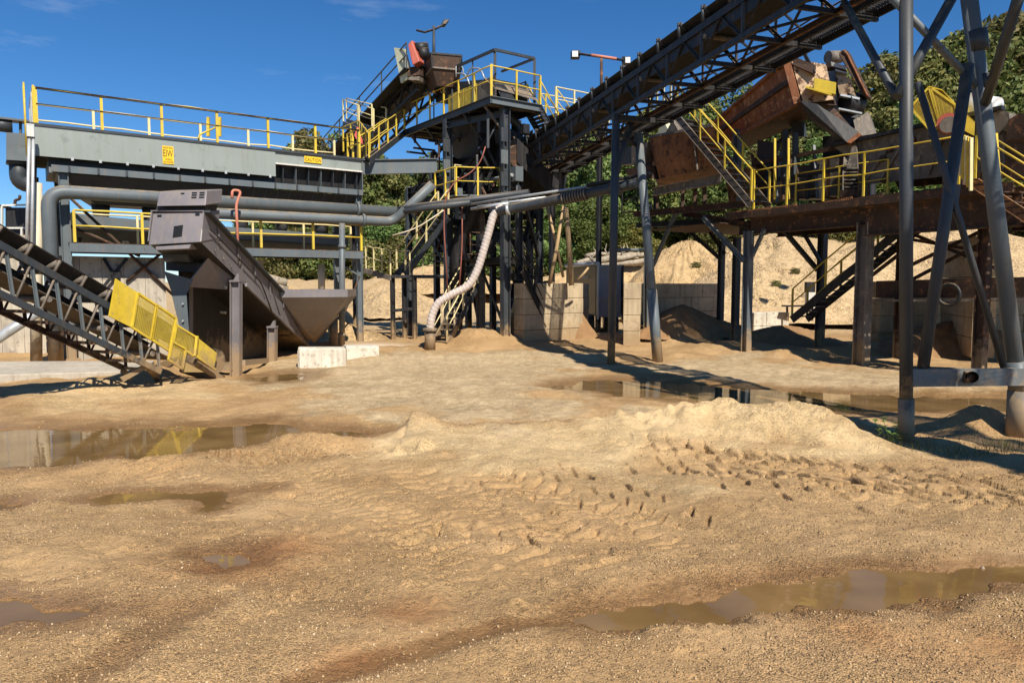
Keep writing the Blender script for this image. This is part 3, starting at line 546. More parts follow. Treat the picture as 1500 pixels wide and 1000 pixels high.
# blending flumes under the tank
for a, b, z0, z1, y0 in ((1.0, 4.4, 4.15, 4.55, .7), (4.6, CLEN-.3, 4.0, 4.4, .7)):
    obj('flume', [prism([CL.pt(a, y0, z0), CL.pt(b, y0, z0-.15), CL.pt(b, y0, z1-.15), CL.pt(a, y0, z1)], CL.n*.02), prism([CL.pt(a, y0, z0), CL.pt(b, y0, z0-.15), CL.pt(b, y0+1.2, z0-.55), CL.pt(a, y0+1.2, z0-.4)], UP*.02)], 'blue_grey_paint', t)
# legs: right and left pairs
for a, w_ in ((.75, .2), (CLEN-.12, .16), (CLEN*.52, .16)):
    for b_ in (.12, 2.4):
        if b_ < 1 and a > 3 and a < 8: continue
        g_ = CL.pt(a, b_, 0); obj('leg', ibeam(Vector((g_.x, g_.y, ground_z(g_.x, g_.y)-.05)), CL.pt(a, b_, 5.7), w_, w_+.06, .025, CL.d), 'blue_grey_paint', t)
obj('base_plate', box(CL.pt(.75, .12, .06), .45, .5, .06, CL.d), 'blue_grey_paint', t)
for a, b in ((CL.at(100, 287, .3), CL.at(262, 440, .3)), (CL.at(100, 330, .3), CL.at(205, 375, .3)), (CL.at(240, 368, .3), CL.at(185, 412, .3))):
    obj('brace', tube([a, b], .05, 6), 'dark_rust', t)
for p, q in (((152, 378), (186, 432)), ((186, 378), (148, 424))): obj('brace', angle(CL.at(*p, .25), CL.at(*q, .25), .1), 'black_steel', t)
obj('gusset', box(CL.at(169, 408, .22), .26, .04, .26, CL.d), 'black_steel', t)
obj('brace', beam(CL.at(500, 388, .1), CL.at(527, 404, .1), .06, .06), 'blue_grey_paint', t)
obj('brace', beam(CL.at(527, 404, .1), CL.at(502, 465, .1), .05, .05), 'dark_rust', t)
# top railings: near side with wire ropes, far side pale rails
near = railing(t, [CL.pt(.15, .0, ZT+.08), CL.pt(CLEN-.1, .0, ZT+.08)], 1.02, 'yellow_paint', 1.75, r=.03, mid=False, post_r=.035)
for h in (1.02, .55, .98): obj('wire_rope', tube([CL.pt(.15, -.05, ZT+.08+h), CL.pt(CLEN-.1, -.05, ZT+.08+h)], .016, 5), 'black_steel', near)
railing(t, [CL.pt(.15, 2.5, ZT+.08), CL.pt(CLEN-.1, 2.5, ZT+.08)], 1.07, 'pale_yellow_paint', 1.75, r=.035, post_r=.035)
railing(t, [CL.pt(.1, .05, ZT+.08), CL.pt(.1, 2.5, ZT+.08)], 1.07, 'yellow_paint', .6, r=.03)
railing(t, [CL.pt(CLEN-.1, .1, ZT+.08), CL.pt(CLEN-.1, 1.1, ZT+.08)], 1.07, 'yellow_paint', .5, r=.03)
for u in (305, 322): obj('gate_post', beam(CL.at(u, 200, 1.2), CL.at(u, 172, 1.2), .09, .09), 'yellow_paint', t)
obj('gate_arm', tube(bend([CL.at(291, 207, .8), CL.at(291, 198, .8), CL.at(320, 185, .8)], .2), .03, 6), 'yellow_paint', t)
# end ladder at the left with its cage
lad = obj('ladder', [tube([CL.pt(-.12, .25+k*.45, 6.2), CL.pt(-.12, .25+k*.45, 8.25)], .025, 6) for k in range(2)], 'yellow_paint', t)
for k in range(8): obj('rung', tube([CL.pt(-.12, .25, 6.35+k*.25), CL.pt(-.12, .7, 6.35+k*.25)], .015, 5), 'yellow_paint', lad)
mesh_panel(t, [CL.pt(.05, .3, ZT+.15), CL.pt(.05, 2.4, ZT+.15), CL.pt(.05, 2.4, ZT+1.0), CL.pt(.05, .3, ZT+1.0)], .03, .12, 'galvanised', 'galvanised', 'end_screen')
# lower service walkway
ZW = 3.47
obj('walkway_channel', channel(CL.pt(.8, -.3, ZW), CL.pt(CLEN-.15, -.3, ZW), .1, .26, flip=True), 'blue_grey_paint', t)
obj('walkway_deck', prism([CL.pt(.8, -.25, ZW+.13), CL.pt(CLEN-.15, -.25, ZW+.13), CL.pt(CLEN-.15, .75, ZW+.13), CL.pt(.8, .75, ZW+.13)], UP*.03), 'dark_rust', t)
obj('walkway_channel', channel(CL.pt(.8, .8, ZW), CL.pt(CLEN-.15, .8, ZW), .1, .26), 'dark_rust', t)
railing(t, [CL.pt(.95, -.28, ZW+.16), CL.pt(CLEN-.2, -.28, ZW+.16)], .95, 'yellow_paint', 1.7, r=.035)
railing(t, [CL.pt(.95, .72, ZW+.16), CL.pt(CLEN-.2, .72, ZW+.16)], .95, 'pale_yellow_paint', 1.9, r=.03)
for k in range(14):
    a = 1.2+k*.66; obj('pipe_valve', [tube([CL.pt(a, 1.6, ZW+.2), CL.pt(a, 1.6, 4.4)], .05+.03*(k % 3), 8), disc(CL.pt(a, 1.55, ZW+.5+.2*(k % 2)), CL.n, .14, .08, 10)], ('black_steel', 'dark_rust', 'galvanised')[k % 3], t)
# signs on the plate
def plate_text(parent, u, v, wpx, hpx, lines, off=-.004):
    a, b = CL.au(u), CL.au(u+wpx); z1 = CL.at(u+wpx/2, v).z; z0 = CL.at(u+wpx/2, v+hpx).z; b_ = off-.02
    s_ = obj('sign_plate', prism([CL.pt(a, b_, z0), CL.pt(b, b_, z0), CL.pt(b, b_, z1), CL.pt(a, b_, z1)], CL.n*.02), 'sign_yellow', parent)
    for txt, fx, fy, fs in lines: text(s_, txt, CL.pt(a+(b-a)*fx, b_-.004, z0+(z1-z0)*fy), CL.d, UP, (z1-z0)*fs, 'sign_black', width=(b-a)*(1-2*fx))
plate_text(t, 245, 215, 16, 26, [('EIW', .07, .40, .56), ('EAGLE IRON', .08, .86, .115), ('WORKS', .2, .2, .15), ('DES MOINES', .06, .06, .13)])
plate_text(t, 450, 230, 25, 9, [('CAUTION', .04, .2, .78)], off=.03)
# ---- pipes along the front of the tank
def pipe_thing(name, label, pts, r, material, rad=.4, n=12, flanges=(), cat='pipe'):
    pts = [Vector(p) for p in pts]; t_ = thing(name, label, cat, (pts[-1].x, pts[-1].y, min(p.z for p in pts))); obj('run', tube(bend(pts, rad, 6), r, n), material, t_)
    for p, d in flanges: obj('flange', disc(p, d, r*1.35, .1, n), material, t_)
    return t_
p0 = CL.at(73, 340, -.45); zp = CL.at(150, 285, -.45).z
pipe_thing('grey_pipe', 'thick blue grey pipe rising and bending right below the tank', [Vector((p0.x, p0.y, .1)), Vector((p0.x, p0.y, zp)), CL.pt(CL.au(583, -.45), -.45, zp+.05), ], .2, 'blue_grey_paint', .5, 14, [(CL.pt(CL.au(525, -.45), -.45, zp+.05), CL.d)])
zp2 = CL.at(450, 320, -.5).z
pipe_thing('grey_pipe', 'second grey pipe below the first ending in an upward elbow', [CL.pt(CL.au(309, -.5), .6, zp2), CL.pt(CL.au(309, -.5), -.5, zp2), CL.pt(CL.au(577, -.5), -.5, zp2+.05), P(634, 270, 27)], .18, 'blue_grey_paint', .35, 14, [(CL.pt(CL.au(533, -.5), -.5, zp2+.05), CL.d)])
pipe_thing('red_vent_pipe', 'slim red vent pipe with hooked top beside the sand screw', [CL.at(350, 385, -1.2), CL.at(346, 300, -1.2), CL.at(353, 280, -1.2), CL.at(340, 278, -1.2), CL.at(340, 291, -1.2)], .045, 'faded_red', .12, 8, cat='vent pipe')
pipe_thing('cream_riser', 'cream plastic riser pipe standing at the left end of the tank', [Vector((CL.at(53, 530, -.1).x, CL.at(53, 530, -.1).y, 0)), CL.at(53, 268, -.1)], .155, 'cream_pvc', .1, 14, cat='riser pipe')
pipe_thing('dark_riser', 'dark rusty riser pipe just behind the cream riser', [CL.at(47, 425, .4), CL.at(49, 235, .4)], .09, 'dark_rust', .1, 8, cat='riser pipe')
for u0, u1, lb in ((38, 43, 'left white conduit running up to the tank top'), (46, 49, 'right white conduit of the pair below the junction box')):
    pipe_thing('conduit', lb, [CL.at(u0, 400, -.5), CL.at(u1, 196, -.5)], .045, 'galvanised', .1, 8, cat='conduit')
jb = thing('junction_box', 'small white electrical junction box on top of the conduits', 'junction box', CL.at(45, 203, -.5)); obj('housing', box(CL.at(45, 201, -.5), .2, .14, .36, CL.d), 'galvanised', jb, bevel=.01); obj('lid', box(CL.at(45, 200, -.58), .16, .02, .3, CL.d), 'white_paint', jb)
# pump box beyond the left end
t = thing('pump_box', 'grey steel box with motor and downpipe beyond the tank end', 'pump box', P(28, 236, 22.6))
q = Plane((P(28, 400, 22.6).x, 22.6), E1)
obj('housing', prism([q.at(9, 234), q.at(40, 236), q.at(40, 196), q.at(9, 194)], q.n*.8), 'blue_grey_paint', t)
obj('downpipe', tube(bend([q.at(27, 234, .4), q.at(28, 268, .4), q.at(56, 272, .4)], .35), .26, 12), 'dark_blue_grey', t); obj('flange', disc(q.at(27, 240, .4), UP, .33, .09, 14), 'dark_blue_grey', t)
obj('motor', disc(q.at(4, 184, .4), q.d, .2, .5, 14), 'dark_blue_grey', t); obj('motor_bed', box(q.at(18, 178, .4), .9, .5, .06, q.d), 'blue_grey_paint', t)
for u in (14, 30): obj('post', beam(q.at(u, 196, .4), q.at(u, 176, .4), .06, .06), 'blue_grey_paint', t)
# dark cabin machine on the concrete wall at the far left
t = thing('generator_cabin', 'dark boxy generator with white frame standing on the concrete wall', 'generator', P(25, 345, 25))
q = Plane((P(25, 400, 25).x, 25), (1, .1))
obj('housing', prism([q.at(8, 343), q.at(44, 343), q.at(44, 304), q.at(8, 304)], q.n*1.2), 'black_steel', t)
for a, b in (((3, 346), (3, 302)), ((3, 301), (46, 300)), ((3, 334), (52, 334)), ((32, 346), (32, 334)), ((46, 344), (46, 300))): obj('frame_bar', beam(q.at(*a, -.1), q.at(*b, -.1), .06, .06), 'white_paint', t)
obj('exhaust', tube(bend([q.at(22, 302, .5), q.at(22, 293, .5), q.at(29, 292, .5), q.at(29, 286, .5)], .1), .05, 8), 'dark_rust', t); obj('roof_rack', box(q.at(-14, 303, .5), .9, .9, .05, q.d), 'black_steel', t)
# concrete retaining walls behind
def wall_thing(name, label, cat, pl, u0, u1, v0, off, thick, material='concrete', zb=-.3, npan=3, group=None):
    a, b = pl.au(u0, off), pl.au(u1, off); z1 = pl.at((u0+u1)/2, v0, off).z; t_ = thing(name, label, cat, pl.pt((a+b)/2, off, 0), group)
    for k in range(npan):
        x0 = lerp(a, b, k/npan)+.006; x1 = lerp(a, b, (k+1)/npan)-.006
        obj('panel', prism([pl.pt(x0, off, zb), pl.pt(x1, off, zb), pl.pt(x1, off, z1), pl.pt(x0, off, z1)], pl.n*thick), material, t_)
    return t_
wall_thing('concrete_wall', 'pale cast concrete wall behind the left tank legs', 'wall', CL, 84, 243, 376, .38, .35, npan=5)
wall_thing('concrete_wall', 'pale concrete wall carrying the dark generator at far left', 'wall', CL, -70, 64, 343, 3.2, .4, npan=4)
wall_thing('concrete_wall', 'white low concrete wall piece behind the sand screw', 'wall', CL, 372, 387, 381, 2.5, .3, npan=1)
# slab at the feet of the tank
t = thing('concrete_slab', 'flat dirty concrete footing slab under the left tank legs', 'slab', G(60, 550, 0))
obj('slab_top', prism([Vector((p.x, p.y, 0.0)) for p in (G(-140, 556, .16), G(40, 551, .16), G(206, 546, .16), G(226, 531, .16), G(-140, 533, .16))], UP*.22), 'concrete', t, bevel=.03)
# ------------------------------------------------------------------ the stacker conveyor with yellow guards
a_, b_ = P(0, 420, 12.6), P(320, 420, 17.4); LC = Plane((a_.x, a_.y), (b_.x-a_.x, b_.y-a_.y))
t = thing('stacker_conveyor', 'inclined grey truss conveyor at left with yellow tail guards', 'conveyor', LC.at(240, 545))
W = 1.0
def ext(p, q, k): return p+(q-p)*k
U0, U1 = LC.at(0, 359), LC.at(160, 449); L0, L1 = LC.at(0, 430), LC.at(235, 544)
U1 = ext(U0, U1, 1.86); U0 = ext(U1, U0, 1.75); L0 = ext(L1, L0, 1.85)
for off in (0, W):
    o = LC.n*off
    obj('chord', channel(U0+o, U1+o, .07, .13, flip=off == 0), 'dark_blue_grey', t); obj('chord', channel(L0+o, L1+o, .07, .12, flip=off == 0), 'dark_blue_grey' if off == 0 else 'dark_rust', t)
    N_ = 14
    for k in range(N_):
        a = ext(L0, L1, k/N_); b = ext(U0, U1, (k+.42)/N_*.92+.02); c = ext(L0, L1, (k+.95)/N_)
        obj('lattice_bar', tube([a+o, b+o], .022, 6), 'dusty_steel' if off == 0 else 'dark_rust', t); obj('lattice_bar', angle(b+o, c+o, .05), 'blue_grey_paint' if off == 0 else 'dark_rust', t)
for k in range(15):
    p = ext(L0, L1, k/14.2); obj('cross_bar', beam(p, p+LC.n*W, .06, .06), 'dark_rust', t)
ax = (U1-U0).normalized(); nu = LC.n.cross(ax); nu = nu if nu.z > 0 else -nu
bt = [(.0, .34), (.22, .2), (.78, .2), (1.0, .34)]
obj('belt', loft([U0+LC.n*x*W+nu*y for x, y in bt]+[U0+LC.n*x*W+nu*(y-.02) for x, y in bt[::-1]], [U1+LC.n*x*W+nu*y for x, y in bt]+[U1+LC.n*x*W+nu*(y-.02) for x, y in bt[::-1]]), 'rubber', t)
obj('return_belt', beam(ext(U0, U1, 0)+LC.n*.5*W-nu*.42, ext(U0, U1, 1)+LC.n*.5*W-nu*.32, .85, .02, nu), 'dusty_belt', t)
for k in range(13):
    p = ext(U0, U1, (k+.35)/13)
    i_ = obj('idler', [tube([p+nu*.05, p+nu*.3-LC.n*.03], .03, 6), tube([p+LC.n*W+nu*.05, p+LC.n*W+nu*.3], .03, 6), beam(p+nu*.06, p+LC.n*W+nu*.06, .06, .06, nu)], 'dusty_steel', t)
    obj('roller', tube([p+nu*.27, p+LC.n*.24*W+nu*.13], .06, 8), 'dusty_steel', i_); obj('roller', tube([p+LC.n*.24*W+nu*.13, p+LC.n*.76*W+nu*.13], .06, 8), 'dusty_steel', i_); obj('roller', tube([p+LC.n*.76*W+nu*.13, p+LC.n*W+nu*.27], .06, 8), 'dusty_steel', i_)
for k in range(6):
    p = ext(U0, U1, (k+.5)/6); obj('return_roller', tube([p-nu*.44, p+LC.n*W-nu*.44], .06, 8), 'dusty_steel', t)
obj('tail_pulley', disc(LC.at(296, 528, .5), LC.n, .3, .9, 16), 'black_steel', t)
obj('tail_frame', [beam(LC.at(215, 535, .1), LC.at(178, 556, .3), .1, .1), beam(LC.at(215, 535, .1), LC.at(232, 556, .9), .1, .1), beam(LC.at(180, 542, W), LC.at(190, 556, W), .1, .1)], 'black_steel', t)
g_ = -.12
obj('guard_plate', prism([LC.at(*p, g_) for p in ((170, 408), (201, 428), (192, 479), (160, 463))], LC.n*.03), 'yellow_paint', t)
mesh_panel(t, [LC.at(*p, g_) for p in ((193, 479), (221, 497), (229, 447), (202, 429))], .045, .045)
mesh_panel(t, [LC.at(*p, g_) for p in ((222, 497), (248, 514), (258, 466), (230, 447))], .045, .045)
mesh_panel(t, [LC.at(*p, g_) for p in ((254, 500), (284, 522), (289, 495), (258, 476))], .045, .045)
mesh_panel(t, [LC.at(*p, g_-.06) for p in ((247, 527), (267, 540), (272, 511), (252, 500))], .045, .045)
obj('guard_plate', prism([LC.at(*p, g_) for p in ((289, 494), (318, 517), (314, 537), (288, 521))], LC.n*.03), 'yellow_paint', t)
obj('guard_edge', [beam(LC.at(288, 522, g_-.05), LC.at(315, 541, g_-.05), .05, .05), beam(LC.at(289, 492, g_-.05), LC.at(286, 521, g_-.05), .07, .05)], 'yellow_paint', t)
obj('guard_plate', prism([LC.at(*p, g_-.02) for p in ((270, 529), (299, 545), (268, 545))], LC.n*.03), 'dusty_yellow_mesh', t)
mesh_panel(t, [LC.at(*p, W+.1) for p in ((193, 479), (248, 514), (258, 466), (202, 429))], .045, .07)
obj('skid', beam(LC.at(286, 529, .0), LC.at(325, 556, .0), .1, .14), 'black_steel', t)
pipe_thing('grey_pipe', 'bare grey pipe leaning under the stacker conveyor at far left', [P(-40, 520, 19.6), P(72, 446, 20.5)], .14, 'galvanised', .2)
# ------------------------------------------------------------------ sand screw (grey inclined trough)
t = thing('sand_screw', 'mauve grey inclined screw washer with side hopper and louvred head box', 'sand screw', (-7.5, 20, 0))
XR, XL = -7.0, -8.2
FS = Plane((XR, 16), (0, 1)); FS.n = Vector((1, 0, 0))
def sp(u, v):                                         # on the right side plate
    D = XR*FPX/(u-750); return P(u, v, D)
top0, top1 = sp(299, 309.5), sp(415, 432); bot0, bot1 = sp(294.6, 355), sp(456, 513)
top1 = ext(top0, top1, 1.25)
obj('side_plate', prism([bot0, bot1, top1, top0], (-.03, 0, 0)), 'mauve_grey_paint', t)
sh = Vector((XL-XR, 0, 0))
obj('side_plate', prism([p+sh for p in (bot0, bot1, top1, top0)], (.03, 0, 0)), 'mauve_grey_paint', t)
obj('trough_bottom', prism([bot0, bot1, bot1+sh, bot0+sh], UP*.03), 'black_steel', t)  # underside coloured black to stand for the shade beneath the trough
obj('cover', prism([top0+UP*.004, top1+UP*.004, top1+sh+UP*.004, top0+sh+UP*.004], UP*.02), 'mauve_grey_paint', t)
obj('rim', [beam(top0+Vector((.06, 0, 0)), top1+Vector((.06, 0, 0)), .15, .05)], 'dark_blue_grey', t)
obj('bottom_flange', beam(ext(bot0, bot1, .3)+Vector((.02, 0, .03)), bot1+Vector((.02, 0, .03)), .06, .1), 'mauve_grey_paint', t)
for k in (.28, .62): obj('seam_strip', beam(ext(top0, top1, k)+Vector((.012, 0, -.05)), ext(bot0, bot1, k)+Vector((.012, 0, .05)), .02, .05, Vector((1, 0, 0))), 'mauve_grey_paint', t)
for k in range(16):
    p = ext(bot0, bot1, .08+k*.055); obj('bolt', disc(p+Vector((.03, 0, .12)), (1, 0, 0), .022, .03, 6), 'dusty_steel', t)
for k in range(5):
    a = ext(top0, top1, .1+k*.17); obj('stiffener', beam(a+Vector((.03, 0, -.06)), a+Vector((.03, .06, -.42)), .05, .02, Vector((1, 0, 0))), 'mauve_grey_paint', t)
obj('cable_tray', tube(bend([ext(top0, top1, .02)+Vector((.05, 0, -.3)), ext(top0, top1, .5)+Vector((.05, 0, -.36)), ext(top0, top1, .62)+Vector((.05, 0, -.9))], .3), .02, 6), 'black_steel', t)
obj('head_motor', disc(P(262, 372, 17.0), (1, 0, 0), .2, .6, 14), 'dark_blue_grey', t)
# head box
hb = [P(224, 312, 16.35), P(299, 309.5, 16.35), P(294.6, 354.6, 16.1), P(217.6, 359, 16.1)]
head = obj('head_box', prism(hb, (-.0, .9, .12)), 'mauve_grey_paint', t, bevel=.02)
def hf(fx, fy): return lerp(lerp(hb[0], hb[1], fx), lerp(hb[3], hb[2], fx), fy)
for k in range(5): obj('louvre', beam(hf(.45, .48+k*.075)+Vector((0, -.01, 0)), hf(.62, .45+k*.075)+Vector((0, -.01, 0)), .02, .04), 'sign_black', head)
for fx in (.1, .84): obj('slot', beam(hf(fx, .1)+Vector((0, -.01, 0)), hf(fx+.08, .1)+Vector((0, -.01, 0)), .02, .05), 'sign_black', head)
cp = [P(233, 280.5, 16.4), P(303, 279, 16.4), P(301, 301, 16.2), P(229, 302, 16.2)]
cap = obj('drive_cover', prism(cp, (0, .9, .15)), 'mauve_grey_paint', t, bevel=.02)
def cf(fx, fy): return lerp(lerp(cp[0], cp[1], fx), lerp(cp[3], cp[2], fx), fy)
for fx in (.7, .86):
    for fy in (.15, .3, .46): obj('louvre', beam(cf(fx, fy)+Vector((0, -.01, 0)), cf(fx+.1, fy)+Vector((0, -.01, 0)), .02, .03), 'sign_black', cap)
obj('slot', beam(cf(.47, .18)+Vector((0, -.01, 0)), cf(.54, .18)+Vector((0, -.01, 0)), .02, .03), 'sign_black', cap)
obj('drive_gap', prism([P(230, 302, 16.4), P(300, 301, 16.4), P(299, 310, 16.4), P(226, 312, 16.4)], (0, .7, .1)), 'black_steel', t)
obj('lower_lip', prism([P(228, 361, 16.15), P(280, 357, 16.15), P(277, 364, 16.1), P(229, 366, 16.1)], (0, .6, 0)), 'mauve_grey_paint', t)
obj('gear_housing', prism([P(243, 366, 17.3), P(300, 360, 17.3), P(300, 400, 17.3), P(243, 396, 17.3)], (0, .9, 0)), 'black_steel', t)
obj('cradle', prism([P(272, 420, 17), P(305, 378, 17), P(340, 405, 18.2), P(332, 424, 18)], (-.06, .05, 0)), 'mauve_grey_paint', t)
chute = obj('chute', [loft([P(240, 397, 17.0), P(283, 410, 17.0), P(283, 410, 17.7), P(240, 397, 17.7)], [P(252, 430, 17.05), P(271, 436, 17.05), P(271, 436, 17.55), P(252, 430, 17.55)]), loft([P(251, 430, 17.03), P(273, 428, 17.03), P(273, 428, 17.55), P(251, 430, 17.55)], [P(265, 488, 17.05), P(277, 488, 17.05), P(277, 488, 17.5), P(265, 488, 17.5)])], 'blue_grey_paint', t)
for fx, v in ((268, 445), (268, 470)): obj('bolt', disc(P(fx, v, 17.0), (0, 1, 0), .025, .04, 6), 'galvanised', chute)
# posts
for u, v0, v1, D in ((346, 413, 556, 18.1), (399, 480, 541, 20.9)):
    for dx in (0, -1.25):
        p = P(u, v1, D)+Vector((dx, 0, 0)); q_ = P(u, v0, D)+Vector((dx, 0, 0)); p.z = ground_z(p.x, p.y)-.05
        lg = obj('leg', ibeam(p, q_, .22, .24, .02, Vector((1, 0, 0))), 'mauve_grey_paint', t)
        if dx == 0: obj('clamp', [box(q_, .26, .26, .05), prism([q_+Vector((-.05, -.05, .05)), q_+Vector((.09, -.05, .05)), q_+Vector((.09, -.05, .22)), q_+Vector((.04, -.05, .2))], (0, .1, 0))], 'mauve_grey_paint', lg)
obj('stretcher', beam(P(357, 531, 18.2), P(392, 528, 20.7), .08, .14), 'mauve_grey_paint', t); obj('stretcher', beam(P(312, 540, 18.1), P(341, 538, 18.1), .08, .14), 'mauve_grey_paint', t); obj('stretcher', beam(P(312, 534, 18.1)+Vector((-.8, 0, 0)), P(341, 532, 18.1), .08, .08), 'dark_blue_grey', t)
obj('skirt', prism([bot0+Vector((-1.15, 1.4, 0)), bot1+Vector((-1.15, -.1, 0)), bot1+Vector((-1.15, -.1, -.3)), Vector((XL+.05, 17.6, .2)), bot0+Vector((-1.15, 1.4, -.6))], (-.03, 0, 0)), 'black_steel', t)  # far skirt blackened too, for the shade painted under the trough
# feed hopper at the tail
zr = 1.98; R_ = [Vector((-6.97, 21.6, zr)), Vector((-5.2, 22.7, zr)), Vector((-5.55, 25.6, zr)), Vector((-6.97, 25.4, zr))]
B_ = [Vector((-6.97, 24.2, .55)), Vector((-6.75, 24.4, .4)), Vector((-6.8, 25.0, .4)), Vector((-6.97, 25.0, .4))]
obj('hopper', loft(R_, B_, False), 'mauve_grey_paint', t)
for i in range(4):
    a, b = R_[i], R_[(i+1) % 4]; obj('hopper_rim', prism([a, b, b+UP*.24, a+UP*.24], (R_[(i+2) % 4]-a).normalized()*.03), 'mauve_grey_paint', t)
obj('hopper_load', prism([lerp(p, sum(R_, Vector())/4, .06) for p in R_], UP*.14), 'sand_load', t)
# pipework behind the screw head
pipe_thing('grey_pipe', 'fat blue grey pipe with elbow behind the sand screw legs', [P(298, 425, 19.5), P(298, 478, 19.5), P(284, 492, 19.5)], .2, 'blue_grey_paint', .3, 14)
pipe_thing('cream_pipe', 'short cream pipe standing behind the sand screw trough', [P(321, 440, 20.5), P(321, 492, 20.5)], .14, 'cream_pvc', .2, 10)
pipe_thing('curved_hose', 'thin pale hose curving behind the sand screw legs', [P(308, 438, 20), P(315, 456, 20), P(331, 458, 20)], .04, 'cream_pvc', .2, 6, cat='hose')
pipe_thing('white_pipe', 'slim pale pipe by the chute under the screw head', [P(282, 432, 18.6), P(288, 462, 18.6)], .05, 'white_paint', .1, 8)
pipe_thing('steel_pipe', 'slim steel riser between the hopper and the right tank leg', [P(501, 505, 24.6), P(501, 327, 24.6)], .1, 'blue_grey_paint', .1, 10, [(P(501, 361, 24.6), UP), (P(501, 490, 24.6), UP)])
pipe_thing('dark_pipe', 'short dark vertical pipe right of the feed hopper', [P(489, 505, 25), P(489, 447, 25)], .14, 'blue_grey_paint', .1, 10)
pipe_thing('cream_pipe', 'cream pipe standing behind the walkway near the feed hopper', [P(471, 426, 27), P(471, 387, 27)], .13, 'cream_pvc', .1, 10)
pipe_thing('ground_pipe', 'grey pipe lying on the ground right of the white blocks', [P(452, 507, 25.2), P(560, 508, 26), P(618, 511, 26.2)], .2, 'blue_grey_paint', .3, 12)
# white precast blocks
for p, q, lb in (((437, 541), (507, 510), 'large white precast concrete block in front of the hopper'), ((507, 531), (556, 507), 'white precast block half buried, right of the larger one')):
    D = 19.7 if p[0] < 500 else 21.3; a = P(p[0], p[1], D); b = P(q[0], p[1]-4, D+.35); z1 = P(p[0], q[1], D).z
    t = thing('concrete_block', lb, 'concrete block', (a+b)/2, 'white precast blocks by the hopper')
    d = (b-a); d.z = 0; n = Vector((-d.y, d.x, 0)).normalized()
    zb = min(a.z, .05)-.1
    obj('block_body', prism([Vector((a.x, a.y, zb)), Vector((b.x, b.y, zb)), Vector((b.x, b.y, z1-.03)), Vector((a.x, a.y, z1))], n*.62), 'white_block', t, bevel=.035)
    obj('groove', beam(lerp(a, b, .03)+Vector((-.02, -.02, .05)), Vector((lerp(a, b, .03).x-.02, lerp(a, b, .03).y-.02, z1-.06)), .05, .04), 'concrete', t)
# ================================================================== CENTRE: screening tower, overhead conveyor, bins
O_ = P(720, 420, 26.3); TR = Plane((O_.x, O_.y), E1); TL = Plane((O_.x, O_.y), E2)
def T(a, b, z): return TR.pt(a, b, z)
ZD = TR.at(720, 146).z; AB = 2.25; BB = TL.au(594)
t = thing('screening_tower', 'tall dark screening tower with railed top platform and stairs', 'screening tower', T(1.2, 3, 0))
BK = 'black_steel'
# deck and its edge beams
obj('edge_beam', channel(T(0, 0, ZD), T(0, BB, ZD), .1, .26, flip=True), 'dark_blue_grey', t); obj('edge_beam', channel(T(0, 0, ZD), T(AB, 0, ZD), .1, .26), 'blue_grey_paint', t)
obj('edge_beam', channel(T(AB, 0, ZD), T(AB, BB, ZD), .1, .26), BK, t); obj('edge_beam', channel(T(0, BB, ZD), T(AB, BB, ZD), .1, .26), BK, t)
for k in range(6):
    a = T(.06, BB*k/6+.03, ZD+.06); obj('deck_plate', prism([a, T(AB-.06, BB*k/6+.03, ZD+.06), T(AB-.06, BB*(k+1)/6-.03, ZD+.06), T(.06, BB*(k+1)/6-.03, ZD+.06)], UP*.03), 'dark_blue_grey' if k % 2 else 'dusty_steel', t)
for k in range(7): obj('joist', ibeam(T(.06, .3+k*(BB-.6)/6, ZD-.04), T(AB-.06, .3+k*(BB-.6)/6, ZD-.04), .1, .16), 'dusty_steel' if k % 3 == 0 else BK, t)
railing(t, [T(.05, BB, ZD+.14), T(.05, 0.05, ZD+.14), T(AB, .05, ZD+.14)], 1.07, 'yellow_paint', 1.15, r=.026)
railing(t, [T(AB, 1.0, ZD+.14), T(AB, BB, ZD+.14)], 1.07, 'dark_blue_grey', 1.2, r=.026)
obj('corner_post', beam(T(.05, .05, ZD+.1), T(.05, .05, ZD+1.25), .09, .09), 'yellow_paint', t)
for b0, b1, m_ in ((.15, 1.35, 'dusty_steel'), (1.45, 2.35, 'dusty_yellow_mesh'), (2.4, 3.6, 'dusty_yellow_mesh')): obj('guard_sheet', prism([T(.3, b0, ZD+.12), T(.3, b1, ZD+.12), T(.3, b1, ZD+.95), T(.3, b0, ZD+.95)], TR.d*.02), m_, t)
# vibrating screen on the deck with its sandy discharge lip
scr = obj('screen_box', loft([T(.5, .6, ZD+.2), T(2.0, .6, ZD+.2), T(2.0, 5.0, ZD+1.0), T(.5, 5.0, ZD+1.0)], [T(.5, .6, ZD+.95), T(2.0, .6, ZD+.95), T(2.0, 5.0, ZD+1.75), T(.5, 5.0, ZD+1.75)]), 'dark_blue_grey', t)
obj('discharge_lip', prism([T(.25, .15, ZD+.45), T(2.2, .15, ZD+.3), T(2.2, .9, ZD+.98), T(.25, .9, ZD+.98)], UP*.04), 'dusty_steel', t)
obj('lip_side', prism([T(.55, .1, ZD+.12), T(1.2, .1, ZD+.12), T(.75, .3, ZD+.7), T(.3, .3, ZD+.7)], TR.d*.03), 'dark_blue_grey', t)
obj('spray_manifold', beam(TL.at(607, 140, .2), TL.at(660, 117, .2), .18, .22), 'dark_blue_grey', t)
for k in range(7):
    p = lerp(TL.at(612, 132, .25), TL.at(668, 106, .25), k/6); obj('spray_pipe', tube(bend([p-UP*.2, p+UP*.28, p+TR.d*.3+UP*.28, p+TR.d*.35-UP*.1], .14, 4), .03, 6), 'galvanised', scr)
